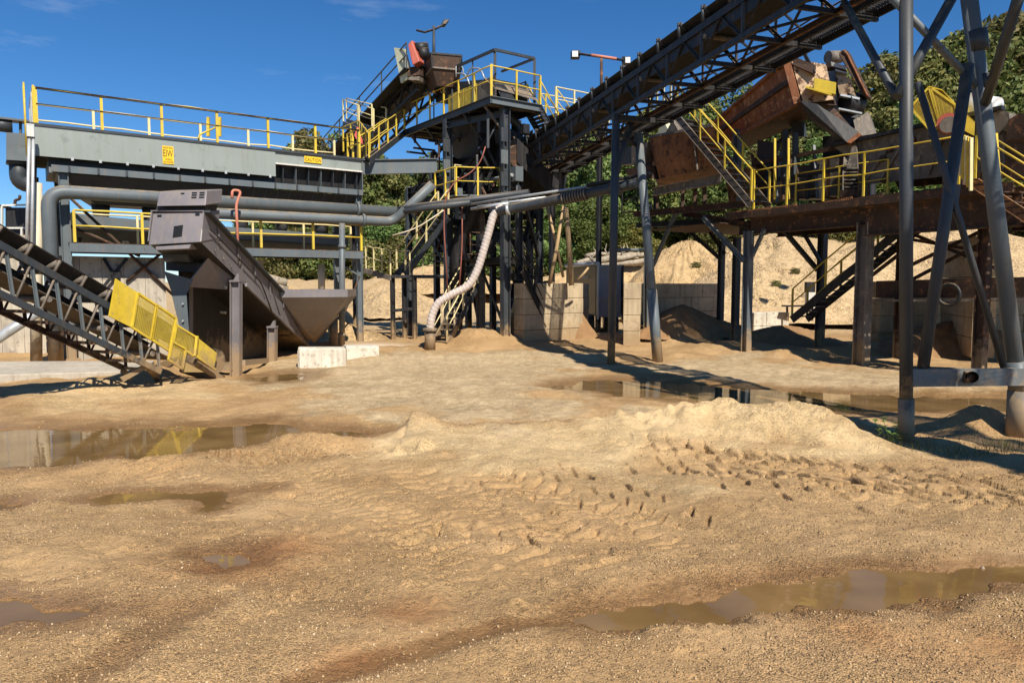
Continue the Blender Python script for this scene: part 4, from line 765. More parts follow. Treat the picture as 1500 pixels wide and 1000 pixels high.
for (u0, v0), (u1, v1) in (((700, 100), (712, 112)), ((672, 108), (690, 120))):
    obj('spray_hose', tube(bend([TL.at(u0-18, v1+4, .3), TL.at(u0-12, v0, .3), TL.at(u1-8, v0, .3), TL.at(u1-2, v1+4, .3)], .3, 5), .03, 6), 'galvanised', scr)
# gantry frame of tubes above the deck
gf = [TL.at(610, 124, .3), TL.at(725, 73, .3)]; z_ = gf[1].z
obj('gantry_rail', beam(gf[0], gf[1], .09, .09), 'dark_blue_grey', t)
c1_ = TR.at(725, 73, .3); c2_ = TR.at(783, 86, .3); c3_ = TR.at(735, 105, 2.6)
obj('gantry_rail', beam(c1_, c2_, .09, .09), 'dark_blue_grey', t); obj('gantry_rail', beam(c2_, c3_, .08, .08), 'dark_blue_grey', t)
for c in (c1_, c2_): obj('gantry_post', beam(Vector((c.x, c.y, ZD)), c, .1, .1), 'dark_blue_grey', t)
for k in (.25, .5, .75): p = lerp(gf[0], gf[1], k); obj('gantry_post', beam(Vector((p.x, p.y, ZD+.1)), p, .05, .05), 'dark_blue_grey', t)
# receiving hopper
H1 = [P(632.4, 79, 28.6), P(676, 86, 28.9), P(676, 86, 30.3), P(617, 84, 30.2)]; H2 = [P(633.6, 99, 28.6), P(672, 104, 28.9), P(672, 104, 30.3), P(620, 106, 30.2)]; H3 = [P(640, 126, 28.9), P(668, 124, 29.1), P(668, 124, 30), P(632, 128, 30)]
zt_ = H1[0].z
for h in (H1, H2, H3):
    for p in h: p.z = h[0].z
hp = obj('receiving_hopper', loft(H2, H1, False), 'dark_rust', t); obj('hopper_cone', loft(H3, H2, False), 'dark_rust', hp)
for i in range(4): obj('rib', beam(H2[i], H1[i], .06, .06), BK, hp); obj('rim_bar', beam(H1[i]+UP*.02, H1[(i+1) % 4]+UP*.02, .07, .07), BK, hp); obj('rim_bar', beam(H2[i], H2[(i+1) % 4], .07, .06), 'dusty_steel', hp)
# legs
LEGS = [(740, 26.9, ZD-.1), (704, 29.3, ZD-.1), (657, 28.9, ZD-.1), (776, 31, ZD-.5), (686, 31.4, ZD-.1), (600, 31.2, 6.5), (760, 28.2, ZD-.6), (672, 30.2, 8.2), (722, 31.5, ZD-.2), (790, 29.6, 7.2), (640, 32, 7.5)]
LP = {}
for i, (u, D, zt) in enumerate(LEGS):
    p = P(u, 420, D); gz_ = ground_z(p.x, p.y); LP[i] = p; w_ = .26 if i in (0, 1, 2) else .2
    lg = obj('leg', ibeam(Vector((p.x, p.y, gz_-.1)), Vector((p.x, p.y, zt)), w_, w_+.04, .03, TR.d if i != 1 else TR.n), 'dusty_steel' if i == 1 else 'dark_blue_grey', t)
    if i < 3:
        for k in range(4): obj('cleat', box(Vector((p.x-.02, p.y-.17, 5.2+k*.8)), .3, .03, .5, TR.d), 'dark_blue_grey' if k % 2 else 'blue_grey_paint', lg)
def lv(i, z): return Vector((LP[i].x, LP[i].y, z))
for i, j, z in ((0, 1, 3.3), (0, 6, 3.3), (1, 4, 3.3), (2, 1, 3.0), (3, 6, 3.3), (4, 3, 3.3), (0, 1, 5.9), (2, 1, 5.9), (0, 6, 5.9), (2, 5, 5.9), (1, 4, 5.9), (3, 4, 6.2), (0, 2, ZD-.35), (1, 4, ZD-.35), (0, 3, ZD-.35), (7, 8, 4.6), (7, 2, 4.6), (8, 9, 5.2), (9, 3, 4.4), (10, 7, 6.8), (10, 5, 4.8), (8, 3, 7.2), (9, 6, 6.6), (2, 4, 7.4), (5, 4, 6.4), (5, 2, 6.4)):
    obj('girder', ibeam(lv(i, z), lv(j, z), .16, .24, .02), BK if z < 8 else 'dark_blue_grey', t)
for i, j, z0, z1 in ((0, 1, .8, 3.2), (1, 0, 3.5, 5.7), (0, 1, 6.1, 8.6), (2, 0, 6.0, 8.7), (2, 4, 3.2, 5.7), (3, 4, 3.4, 6.0), (4, 3, 3.4, 6.0), (6, 3, .6, 3.1), (0, 6, .7, 3.2), (2, 5, 3.1, 5.7), (5, 2, 6.0, 8.2), (1, 4, .5, 3.1), (1, 4, 6, 8.6), (4, 1, 6, 8.6), (7, 8, 4.8, 7.2), (8, 7, 4.8, 7.2), (8, 9, 3.4, 5), (9, 3, 4.6, 7), (10, 7, 4.0, 6.6), (7, 10, 2.8, 4.6), (9, 6, 3.4, 6.4), (6, 9, 3.4, 6.4)):
    obj('brace', angle(lv(i, z0), lv(j, z1), .13), BK, t)
for k in range(5):
    b = .5+k*(BB-1)/4; obj('knee_brace', beam(T(.05, b, ZD-.12), T(.9, b, ZD-1.0), .07, .07), 'dark_blue_grey' if k % 2 else 'dusty_steel', t)
# collecting hopper and chutes under the deck
obj('under_hopper', loft([T(1.0, 2.4, 7.0), T(1.8, 2.4, 6.8), T(1.8, 3.6, 6.8), T(1.0, 3.6, 7.0)], [T(.6, 1.9, ZD-.25), T(2.1, 1.9, ZD-.25), T(2.1, 5.0, ZD-.25), T(.6, 5.0, ZD-.25)]), BK, t)
obj('chute', loft([T(1.5, .5, 7.0), T(1.5, 2.0, 7.0), T(1.5, 2.0, 7.9), T(1.5, .5, 7.9)], [T(3.4, .3, 5.6), T(3.4, 1.8, 5.6), T(3.4, 1.8, 6.4), T(3.4, .3, 6.4)]), BK, t)
obj('chute', prism([TR.at(742, 185, .9), TR.at(790, 215, .9), TR.at(782, 238, .9), TR.at(745, 205, .9)], TR.n*.9), 'dark_blue_grey', t)
obj('fan_housing', disc(TR.at(757, 232, .8), TR.n, .5, .5, 18), 'dark_rust', t)
obj('chute', prism([TR.at(783, 243, 1.2), TR.at(832, 250, 1.2), TR.at(826, 285, 1.2), TR.at(786, 290, 1.2)], TR.n*1.0), BK, t); obj('motor_box', box(TR.at(757, 266, .5), .35, .35, .55, TR.d), 'blue_grey_paint', t)
obj('pipe_drop', tube([TR.at(757, 266, .5), TR.at(757, 300, .5)], .05, 6), 'dark_blue_grey', t)
obj('duct', tube(bend([T(.7, 2.2, 6.9), T(.7, 2.2, 5.2), T(.3, 2.9, 4.0), T(.3, 3.0, 2.2)], .6), .3, 12), BK, t)
cr = random.Random(21)
for k in range(110):
    a, b, z = cr.uniform(-.3, 2.8), cr.uniform(.2, BB), cr.uniform(3.4, ZD-.5); L = cr.uniform(.8, 2.2); o3 = cr.choice([(1, 0, 0), (0, 1, 0), (0, 0, 1), (.6, 0, .8), (0, .6, -.7), (.7, 0, -.7)])
    q_ = T(a+o3[0]*L*.6, min(BB, b+o3[1]*L), min(ZD-.3, z+o3[2]*L)); p_ = T(a, b, z)
    if k % 4 == 0: obj('service_pipe', tube([p_, q_], cr.uniform(.03, .07), 6), cr.choice(['dark_rust', 'galvanised', 'dark_blue_grey', 'black_steel']), t)
    elif k % 4 == 1: obj('junction_box', box(p_, cr.uniform(.2, .4), .2, cr.uniform(.25, .5), TR.d), cr.choice(['dark_blue_grey', 'blue_grey_paint', 'black_steel']), t)
    else: obj('strut', angle(p_, q_, .09), cr.choice(['black_steel', 'dark_rust', 'dark_blue_grey']), t)
# bridge beam from the tank to the tower
obj('bridge_beam', ibeam(CL.pt(CLEN, .4, 6.8), P(640, 243, 28.6), .2, .55, .03), 'blue_grey_paint', t)
# stair from the tank walkway up to the deck, with rails
st0 = T(.0, BB-.05, ZD); st1 = P(541, 236, 27.0)
stairs(t, st0, st1, TR.n*.85, 11, 'dark_blue_grey', BK)
railing(t, [P(503, 222, 30.5), P(526, 214, 29.5), P(541, 235, 27.6)], 1.0, 'yellow_paint', .8)
stairs(t, P(526, 192, 30.5), P(503, 182, 32), Vector((.5, .6, 0)), 4, 'dark_blue_grey', BK, 'pale_yellow_paint')
stairs(t, P(545, 190, 31), P(508, 178, 34), Vector((.5, .6, 0)), 4, 'dark_blue_grey', BK, 'pale_yellow_paint')
# upper right stair and the second platform behind the conveyor
stairs(t, T(AB, .1, ZD+.05), TR.at(817, 205, .2), TR.n*.8, 9, 'dark_blue_grey', BK)
stairs(t, TR.at(816, 168, 2.4), TR.at(842, 205, 2.4), TR.n*.8, 7, 'dark_blue_grey', BK)
p0, p1 = TR.at(814, 168, 2.4), TR.at(892, 168, 2.4); p1.z = p0.z
obj('deck_plate', prism([p0, p1, p1+TR.n*1.2, p0+TR.n*1.2], UP*.05), BK, t); railing(t, [p0+UP*.05, p1+UP*.05], 1.1, 'pale_yellow_paint', 1.0, r=.028); railing(t, [p0+UP*.05+TR.n*1.2, p1+UP*.05+TR.n*1.2], 1.1, 'pale_yellow_paint', 1.0, r=.028)
for p in (p0+TR.n*.6+TR.d*.3, p1+TR.n*.6): obj('leg', ibeam(Vector((p.x, p.y, ground_z(p.x, p.y)-.1)), p, .18, .2, .02, TR.d), BK, t)
for z_, b0, b1, a0, a1 in ((3.35, 1.8, 5.2, .2, 2.6), (6.0, 2.6, 5.6, .0, 2.4), (7.5, 1.0, 2.6, 1.6, 3.2)):
    obj('floor_plate', prism([T(a0, b0, z_), T(a1, b0, z_), T(a1, b1, z_), T(a0, b1, z_)], UP*.05), BK, t)
railing(t, [T(.2, 1.8, 3.4), T(2.6, 1.8, 3.4)], 1.0, 'dark_rust', .9, r=.02); railing(t, [T(0, 2.6, 6.05), T(2.4, 2.6, 6.05)], 1.0, 'pale_yellow_paint', .9, r=.02)
# middle platform with yellow rails and the stair down
m0, m1 = P(668, 287, 27.2), P(732, 287, 27.4); m1.z = m0.z
obj('deck_plate', prism([m0, m1, m1+TR.n*1.6, m0+TR.n*1.6], UP*.06), 'blue_grey_paint', t); railing(t, [m0+TR.n*1.6, m0, m1], 1.07, 'yellow_paint', .7, r=.028)
l0, l1 = P(572, 407, 28.6), P(700, 405, 29.2); l1.z = l0.z
obj('landing_plate', prism([l0, l1, l1+TR.n*1.3, l0+TR.n*1.3], UP*.12), BK, t)
for u in (575, 592, 607): p = P(u, 420, 28.8+(u == 592)*.6); obj('landing_post', ibeam(Vector((p.x, p.y, ground_z(p.x, p.y)-.05)), Vector((p.x, p.y, l0.z)), .14, .16, .02, TR.d), BK, t)
obj('girder', beam(P(575, 455, 28.8), P(607, 452, 28.8), .1, .12), BK, t)
railing(t, [P(536, 394, 30), l0+UP*.12, lerp(l0, l1, .22)+UP*.12], .95, 'pale_yellow_paint', .55, r=.022)
obj('ramp_beam', beam(P(534, 396, 30), l0, .08, .2), 'dusty_steel', t)
stairs(t, P(657, 318, 27.6), P(594, 403, 28.9), TR.n*.8, 12, 'dark_blue_grey', BK, 'pale_yellow_paint')
stairs(t, P(700, 418, 28.8), P(655, 505, 26.2), Vector((-.55, .25, 0)), 11, 'dark_blue_grey', 'dusty_steel', 'pale_yellow_paint')
railing(t, [P(620, 405, 30.4), P(655, 405, 30.4)], .9, 'pale_yellow_paint', .6, r=.02)
stairs(t, T(1.2, -.3, 2.9), P(800, 470, 27.8), TR.n*.8, 8, BK, BK, BK); stairs(t, T(.9, 2.2, 5.9), T(3.2, 2.2, 3.3), TR.n*.8, 10, BK, BK, BK)
obj('flag_cloth', prism([P(523, 186, 28.6), P(526, 198, 28.6), P(531, 211, 28.6), P(524, 207, 28.6), P(519, 199, 28.6)], (.05, .06, 0)), 'pink_cloth', t)
# ---- feed conveyor arriving behind the tower
t = thing('feed_conveyor', 'dark conveyor climbing from behind to the hopper on the tower', 'conveyor', P(540, 420, 34))
h0, h1 = P(612, 104, 29.6), P(486, 236, 37); d = (h1-h0).normalized(); sd_ = d.cross(UP).normalized(); sd_ = -sd_ if sd_.x > 0 else sd_
for o in (Vector(), -sd_*1.0):
    obj('chord', channel(h0+o, h1+o, .08, .2), BK, t); obj('chord', channel(h0+o-UP*.7, h1+o-UP*.7, .08, .12), BK, t)
    for k in range(8): obj('lattice_bar', angle(lerp(h0, h1, k/8)+o, lerp(h0, h1, (k+.5)/8)+o-UP*.7, .07), BK, t); obj('lattice_bar', angle(lerp(h0, h1, (k+1)/8)+o, lerp(h0, h1, (k+.5)/8)+o-UP*.7, .07), BK, t)
obj('belt', beam(h0-sd_*.5+UP*.2, h1-sd_*.5+UP*.2, .9, .03), 'rubber', t); obj('pan', prism([h0-UP*.3, h1-UP*.3, h1-UP*.3-sd_, h0-UP*.3-sd_], UP*.02), BK, t)
for dz in (1.0, .55): obj('handrail', tube([h0+sd_*.5+UP*dz, h1+sd_*.5+UP*dz], .03, 6), 'dark_blue_grey', t)
for k in range(5): p = lerp(h0, h1, k/4)+sd_*.5; obj('post', beam(p, p+UP, .05, .05), 'dark_blue_grey', t)
obj('walkway', prism([h0, h1, h1+sd_*.6, h0+sd_*.6], UP*.04), BK, t)
obj('head_box', prism([P(596, 112, 29.4), P(616, 110, 29.4), P(614, 96, 29.4), P(599, 99, 29.4)], (.3, .8, 0)), 'dark_rust', t)
obj('drip_plate', prism([P(600, 113, 29.3), P(615, 112, 29.3), P(614, 118, 29.3), P(598, 117, 29.3)], (.2, .5, 0)), 'dusty_steel', t)
q_ = [P(577, 70, 29.9), P(593, 72, 29.6), P(603, 112, 29.4), P(587, 122, 29.8)]; obj('wind_plate', prism(q_, (.05, .06, 0)), 'pale_green_plate', t)
obj('drive_guard', prism([P(597, 66, 29.3), P(603, 58.5, 29.3), P(615, 90, 29.1), P(604, 96, 29.1)], (.16, .35, 0)), 'red_paint', t, bevel=.04)
obj('drive_motor', [disc(P(617, 70, 29.5), (1, .4, .2), .2, .5, 12), disc(P(620, 79, 29.5), (1, .4, .2), .25, .4, 12)], BK, t)
p = P(520, 420, 35); obj('leg', ibeam(Vector((p.x, p.y, ground_z(p.x, p.y)-.1)), Vector((p.x, p.y, 9.3)), .2, .2, .02), BK, t)
# ---- light masts
def mast(label, u, v0, v1, D, arms, heads, material):
    t = thing('light_mast', label, 'light mast', P(u, v0, D)); obj('pole', tube([P(u, v0, D), P(u, v1, D)], [.07, .05], 8), material, t)
    for a in arms: obj('arm', tube([P(x, y, D) for x, y in a[0]], a[1], 6), a[2], t)
    for hd in heads: hd(t)
    return t
def head_tilt(t):
    q = Plane((P(650, 0, 29.4).x, 29.4), (1, .3)); h = obj('lamp_head', prism([q.at(646, 36), q.at(651, 28), q.at(659, 29), q.at(653, 37)], q.n*.3), 'black_steel', t, bevel=.02)
    obj('lens', prism([q.at(648.5, 34.5, -.02), q.at(652, 29, -.02), q.at(657.5, 30, -.02), q.at(652.5, 35.5, -.02)], q.n*.015), 'dusty_steel', h)
mast('slim light mast with single tilted lamp above the tower hopper', 635.5, 100, 38, 29.4, [([(610, 44.5), (622, 47.5), (637, 43), (650, 36.5)], .045, 'black_steel')], [head_tilt], 'dark_blue_grey')
def head_sq(u0, v0, u1, v1, right):
    def f(t):
        q = Plane((P((u0+u1)/2, 0, 27).x, 27), (1, -.25 if right else .1)); a = 5 if not right else 0
        obj('lamp_head', prism([q.at(u0, v0), q.at(u1, v0), q.at(u1, v1), q.at(u0, v1)], q.n*.3), 'black_steel', t)
        f0, f1 = (u0-.3, u1-3.5) if not right else (u0+4.5, u1+.3)
        h = obj('lens', prism([q.at(f0+.6, v0+.8, -.04), q.at(f1, v0+.8, -.04), q.at(f1, v1-.8, -.04), q.at(f0+.6, v1-.8, -.04)], q.n*.03), 'lamp_glass', t)
    return f
mast('light mast with red crossarm and two square white floodlights', 881, 170, 86, 27, [([(848, 79), (914, 88.5)], .045, 'black_steel'), ([(866, 81), (903, 86.5)], .055, 'faded_red')], [head_sq(838, 74, 850, 84, False), head_sq(911, 83, 923, 93, True)], 'dark_rust')
# ------------------------------------------------------------------ overhead conveyor
CV = Plane((2.9, 21), (.322, -1)); CVd = CV.d; CVn = CV.n
def s_of_D(D): return (D-21)/CVd.y
def zt(s): D = 21+s*CVd.y; return 8.02+(24.6-D)*.0432
def cv(s, off, dz): p = CV.o+CVd*s+CVn*off; return Vector((p.x, p.y, zt(s)+dz))
S0, S1 = s_of_D(31.2), s_of_D(-8)
t = thing('overhead_conveyor', 'long dark truss conveyor rising overhead from the tower to the right', 'conveyor', cv(0, .5, -8))
BW_ = 1.0
for off, fl in ((0, True), (BW_, False)):
    obj('chord', channel(cv(S0, off, -.22), cv(S1, off, -.22), .08, .16, flip=fl), BK, t); obj('chord', channel(cv(S0, off, -.98), cv(S1, off, -.98), .08, .12, flip=fl), 'dark_rust' if off else BK, t)
ns = int((S1-S0)/1.5)
for k in range(ns):
    a, b = S0+(S1-S0)*k/ns, S0+(S1-S0)*(k+1)/ns
    for off in (0, BW_):
        obj('lattice_bar', angle(cv(a, off, -.98), cv((a+b)/2, off, -.25), .07), BK, t); obj('lattice_bar', angle(cv((a+b)/2, off, -.25), cv(b, off, -.98), .07), BK, t)
        if off == 0: obj('upright', angle(cv(a, off, -.98), cv(a, off, -.25), .06), 'dark_blue_grey', t)
    obj('cross_bar', beam(cv(a, 0, -.98), cv(a, BW_, -.98), .07, .09), BK, t); obj('cross_bar', beam(cv(a, 0, -.96), cv(b, BW_, -.96), .05, .05), BK, t)
    br = obj('walkway_bracket', beam(cv(a, BW_, -1.0), cv(a, BW_+.98, -1.0), .07, .1), BK, t); obj('strut', beam(cv(a, BW_, -.4), cv(a, BW_+.9, -.96), .04, .04), BK, br)
bt = [(-.02, .14), (.22, .02), (.78, .02), (1.02, .14)]
obj('belt', loft([cv(S0, x*BW_, y) for x, y in bt]+[cv(S0, x*BW_, y-.02) for x, y in bt[::-1]], [cv(S1, x*BW_, y) for x, y in bt]+[cv(S1, x*BW_, y-.02) for x, y in bt[::-1]]), 'rubber', t)
obj('return_belt', beam(cv(S0, .5, -.38), cv(S1, .5, -.38), .88, .02), 'rubber', t)
obj('cover_plate', prism([cv(S0, .02, -.2), cv(S1, .02, -.2), cv(S1, .02, -.55), cv(S0, .02, -.55)], CVn*.02), BK, t)
ni = int((S1-S0)/1.0)
for k in range(ni):
    s = S0+(k+.3)*(S1-S0)/ni
    i_ = obj('idler', [tube([cv(s, -.05, -.14), cv(s, -.08, .2)], .035, 6), tube([cv(s, BW_+.05, -.14), cv(s, BW_+.08, .2)], .035, 6), beam(cv(s, -.05, -.12), cv(s, BW_+.05, -.12), .07, .07)], 'dark_blue_grey', t)
    obj('roller', tube([cv(s, -.07, .17), cv(s, .26, -.02)], .07, 8), BK, i_); obj('roller', tube([cv(s, .26, -.06), cv(s, .74, -.06)], .07, 8), BK, i_); obj('roller', tube([cv(s, .74, -.02), cv(s, 1.07, .17)], .07, 8), BK, i_)
    if k % 3 == 0: obj('return_roller', tube([cv(s, -.02, -.46), cv(s, BW_+.02, -.46)], .06, 8), 'dusty_steel', t)
# walkway of bar grating
wo0, wo1 = BW_+.38, BW_+.98
for o in (wo0, wo1): obj('walkway_stringer', beam(cv(S0, o, -.9), cv(S1, o, -.9), .05, .14), BK, t)
npn = int((S1-S0)/1.5)
for k in range(npn):
    a, b = S0+(S1-S0)*k/npn+.02, S0+(S1-S0)*(k+1)/npn-.02
    ms = [beam(cv(a+(b-a)*i/21, wo0, -.82), cv(a+(b-a)*i/21, wo1, -.82), .014, .035) for i in range(22)]+[beam(cv(a, lerp(wo0, wo1, j/4), -.82), cv(b, lerp(wo0, wo1, j/4), -.82), .01, .03) for j in range(5)]
    obj('grating', ms, BK, t, kind='stuff')
railing(t, [cv(S0, wo1, -.82), cv(S1, wo1, -.82)], 1.05, 'dark_rust', 1.5, r=.022)
obj('tail_housing', prism([cv(S0-.4, -.1, -1.1), cv(S0+1.2, -.1, -1.1), cv(S0+1.2, -.1, .25), cv(S0-.4, -.1, .25)], CVn*1.2), BK, t)
obj('load_skirt', [prism([cv(S0, .1, .1), cv(S0+3.5, .1, .1), cv(S0+3.5, .1, .4), cv(S0, .1, .4)], CVn*.03), prism([cv(S0, .9, .1), cv(S0+3.5, .9, .1), cv(S0+3.5, .9, .4), cv(S0, .9, .4)], CVn*.03)], BK, t)
# ---- trestles
def leg_to(t, name, p, q, r, material, n=10, sleeve=None):
    o = obj(name, tube([p, q], r, n), material, t)
    if sleeve: obj('sleeve', tube([lerp(p, q, sleeve[0]), lerp(p, q, sleeve[1])], r*1.22, n), material, o)
    return o
t = thing('pipe_trestle', 'slim two legged pipe trestle carrying the middle of the overhead conveyor', 'trestle', G(930, 535, 0))
pa = P(895, 537, 21); pa.z = ground_z(pa.x, pa.y)-.1; pb = P(964, 532, 21.6); pb.z = ground_z(pb.x, pb.y)-.1
leg_to(t, 'leg', pa, cv(s_of_D(21)+.2, 0, -1.0), .115, 'dark_blue_grey'); leg_to(t, 'leg', pb, P(935, 195, 21.6), .13, 'blue_grey_paint', sleeve=(.0, .33))
leg_to(t, 'brace', P(894, 285, 21), P(926, 172, 21.6), .1, 'dark_blue_grey'); leg_to(t, 'cross_tie', P(893, 366, 21), P(946, 366, 21.6), .05, 'blue_grey_paint')
leg_to(t, 'brace', P(905, 195, 21.2), P(935, 215, 21.6), .06, BK); obj('saddle', beam(cv(.2, -.1, -1.1), cv(.2, 1.2, -1.1), .2, .14), BK, t)
t = thing('support_trestle', 'heavy grey pipe trestle at right with crossbeam above the puddle', 'trestle', G(1400, 640, .1))
Lf = P(1328, 645, 10.5); Lf.z = ground_z(Lf.x, Lf.y)-.15; Lt = Vector((P(1322, 0, 10.5).x, 10.5, 7.6)); Rb = P(1494, 545, 11.0); Rt = ext(Rb, P(1421, 0, 11.0), 1.25)
leg_to(t, 'leg', Lf, Lt, .092, 'dark_blue_grey', 14, sleeve=(.0, .1)); leg_to(t, 'leg', P(1496, 600, 11.0), Rt, .115, 'blue_grey_paint', 14, sleeve=(.04, .1))
pz = P(1495, 625, 11); pz.z = ground_z(pz.x, pz.y)-.1
obj('footing_can', tube([pz, Vector((pz.x, pz.y, P(0, 572, 11).z))], .2, 18), 'blue_grey_paint', t)
cb0, cb1 = P(1331, 553, 10.5), P(1560, 551, 11.05); obj('crossbeam', channel(cb0, cb1, .12, .26, .025, flip=True), 'blue_grey_paint', t)
obj('pipe_stub', [tube([P(1424, 552, 10.8), P(1424, 552, 10.45)], .085, 12, False), tube([P(1411, 552, 10.62), P(1424, 552, 10.62)], .09, 12)], 'dark_rust', t)
for (u0, v0, D0), (u1, v1, D1), r, m_ in (((1418, 95, 10.9), (1352, 540, 10.6), .085, 'dark_blue_grey'), ((1344, 120, 10.6), (1470, 537, 10.95), .05, 'dark_blue_grey'), ((1314, 142, 10.5), (1396, -5, 10.8), .075, 'dark_blue_grey'), ((1300, -10, 10.5), (1436, 132, 11), .055, 'blue_grey_paint'), ((1238, 5, 13.2), (1312, 142, 10.6), .06, 'dark_blue_grey'), ((1494, -10, 9.2), (1444, 150, 10.9), .07, 'dark_blue_grey')):
    a, b = P(u0, v0, D0), P(u1, v1, D1); leg_to(t, 'brace', a, b, r, m_, 10)
obj('collar', disc(P(1432, 60, 10.98), (Rt-Rb), .14, .3, 12), 'dark_blue_grey', t); obj('collar', disc(P(1440, 120, 11), (Rt-Rb), .135, .2, 12), 'dark_blue_grey', t)
obj('gusset', prism([P(1395, 270, 10.72), P(1408, 270, 10.72), P(1404, 300, 10.72), P(1392, 300, 10.72)], (.02, .1, 0)), 'dark_blue_grey', t)
obj('head_beam', beam(cv(s_of_D(10.6), -.5, -1.15), cv(s_of_D(10.6), 1.6, -1.15), .2, .2), BK, t)
# ---- pipes across the middle
t = pipe_thing('slurry_pipe', 'black slurry pipe with ribbed coupling crossing below the conveyor', [P(719, 311, 25.2), P(770, 302, 24.8), P(866, 282, 23.6), P(905, 274, 23), P(934, 268, 22.8)], .17, 'dark_blue_grey', .5, 14, [(P(906, 274, 23), Vector((1, -.2, .2)))])
for k in range(9): p = lerp(P(826, 291, 24), P(858, 284, 23.6), k/8); obj('rib', torus(p, P(858, 284, 23.6)-P(826, 291, 24), .19, .025, 14, 6), 'dusty_steel', t)
for u, v in ((744, 307), (766, 303), (795, 297)): obj('clamp_band', disc(P(u, v, 24.9), P(800, 296, 24.6)-P(744, 307, 25), .19, .1, 12), 'galvanised', t)
pipe_thing('dark_pipe', 'dark pipe continuing from the tank pipes toward the tower', [P(583, 307, 27.5), P(600, 304, 27), P(775, 282, 25.6)], .12, 'dark_blue_grey', .3)
pipe_thing('dark_pipe', 'lower dark pipe running beside its twin toward the tower', [P(572, 312, 27.6), P(600, 308, 27), P(690, 297, 26)], .11, 'dark_blue_grey', .3)
for (a, b, r, m_, lb) in (((690, 299, 26), (895, 268, 23.4), .045, 'galvanised', 'topmost slim white conduit crossing in front of the tower'), ((700, 303, 25.6), (800, 289, 24.6), .05, 'galvanised', 'short slim white conduit above the slurry pipe'), ((860, 272, 23.6), (955, 254, 22.6), .06, 'black_steel', 'thin black pipe just above the slurry pipe right end'), ((690, 306, 25.8), (745, 298, 25), .05, 'galvanised', 'lowest short white conduit by the hose top')):
    pipe_thing('conduit', lb, [P(*a), P(*b)], r, m_, .1, 8, cat='conduit')
# hose
hp_ = [P(737, 303, 25.1), P(724, 313, 25.1), P(716, 340, 25.1), P(708, 368, 25.1), P(699, 396, 25.1), P(686, 418, 25.1), P(662, 431, 25.1), P(642, 444, 25.1), P(633, 462, 25.1), P(630, 482, 25.1)]
hs_ = []
for i in range(len(hp_)-1):
    a, b, c, d = hp_[max(i-1, 0)], hp_[i], hp_[i+1], hp_[min(i+2, len(hp_)-1)]
    for k in range(8): q = k/8; hs_.append(0.5*((2*b)+(c-a)*q+(2*a-5*b+4*c-d)*q*q+(3*b-a-3*c+d)*q**3))
hs_.append(hp_[-1])
t = thing('suction_hose', 'pinkish ribbed hose hanging in an S from pipe to ground stub', 'hose', hs_[-1]); obj('hose_wall', tube(hs_, .135, 14), 'hose_rubber', t)
L_ = [0]
for a, b in zip(hs_, hs_[1:]): L_.append(L_[-1]+(b-a).length)
hel = []
for k in range(900):
    s = L_[-1]*k/899; i = min(max(j for j in range(len(L_)) if L_[j] <= s), len(hs_)-2); p = lerp(hs_[i], hs_[i+1], (s-L_[i])/max(1e-6, L_[i+1]-L_[i])); x, y, _ = basis(hs_[min(i+1, len(hs_)-1)]-hs_[i], Vector((0, 1, 0))); an = s/.13*2*math.pi; hel.append(p+(x*math.cos(an)+y*math.sin(an))*.132)
obj('spiral_rib', tube(hel, .014, 5), 'hose_rib', t)
pipe_thing('pipe_stub', 'upright grey green pipe stub on the ground below the hose', [P(630, 513, 25.1), P(630, 480, 25.1)], .19, 'dusty_steel', .1, 14, [(P(630, 483, 25.1), UP)])
for pts, lb in (([(711, 215), (704, 238), (688, 255), (665, 266), (652, 290), (650, 330), (656, 428)], 'sagging thin red cable hung from the tower deck'), ([(677, 300), (677, 360), (673, 420)], 'straight thin red cable right of the sagging one'), ([(575, 345), (610, 335), (650, 308)], 'thin tan rope slung from the tank pipes to the stair')):
    pipe_thing('cable', lb, [P(u, v, 26.4) for u, v in pts], .025, 'cable_red' if 'red' in lb else 'cream_pvc', .5, 5, cat='cable')
# ------------------------------------------------------------------ concrete block bins
def block_wall(label, pl, a0, a1, off, z0, courses, material='block_concrete', L=1.22, depth=.61, hgt=.6, group=None):
    t_ = thing('block_wall', label, 'block wall', pl.pt((a0+a1)/2, off, z0), group); rr = random.Random(label)
    for c in range(courses):
        x = a0-(L/2 if c % 2 else 0)
        while x < a1-.05:
            b0, b1 = max(x, a0), min(x+L, a1)
            if b1-b0 > .15:
                j = rr.uniform(-.015, .015); o = off+j
                obj('block', prism([pl.pt(b0+.006, o, z0+c*hgt), pl.pt(b1-.006, o, z0+c*hgt), pl.pt(b1-.006, o, z0+(c+1)*hgt-.01), pl.pt(b0+.006, o, z0+(c+1)*hgt-.01)], pl.n*depth), material, t_, bevel=.02)
            x += L
    return t_
b0_ = P(768, 420, 27); BN = Plane((b0_.x, b0_.y), (.76, .65))
block_wall('tan block wall, the sunlit front wall of the left bin', BN, 0, 3.2, 0, .05, 4)
block_wall('shaded rear block wall of the left bin, seen past the sunlit one', BN, 2.0, 6.3, 2.6, .05, 4)
BN2 = Plane((P(850, 420, 29.4).x, 29.4), (-.65, .76))
o_ = thing('sand_heap', 'dark brown sand heap spilling over the top of the left bin', 'sand heap', BN.pt(2.5, 1.5, 0))
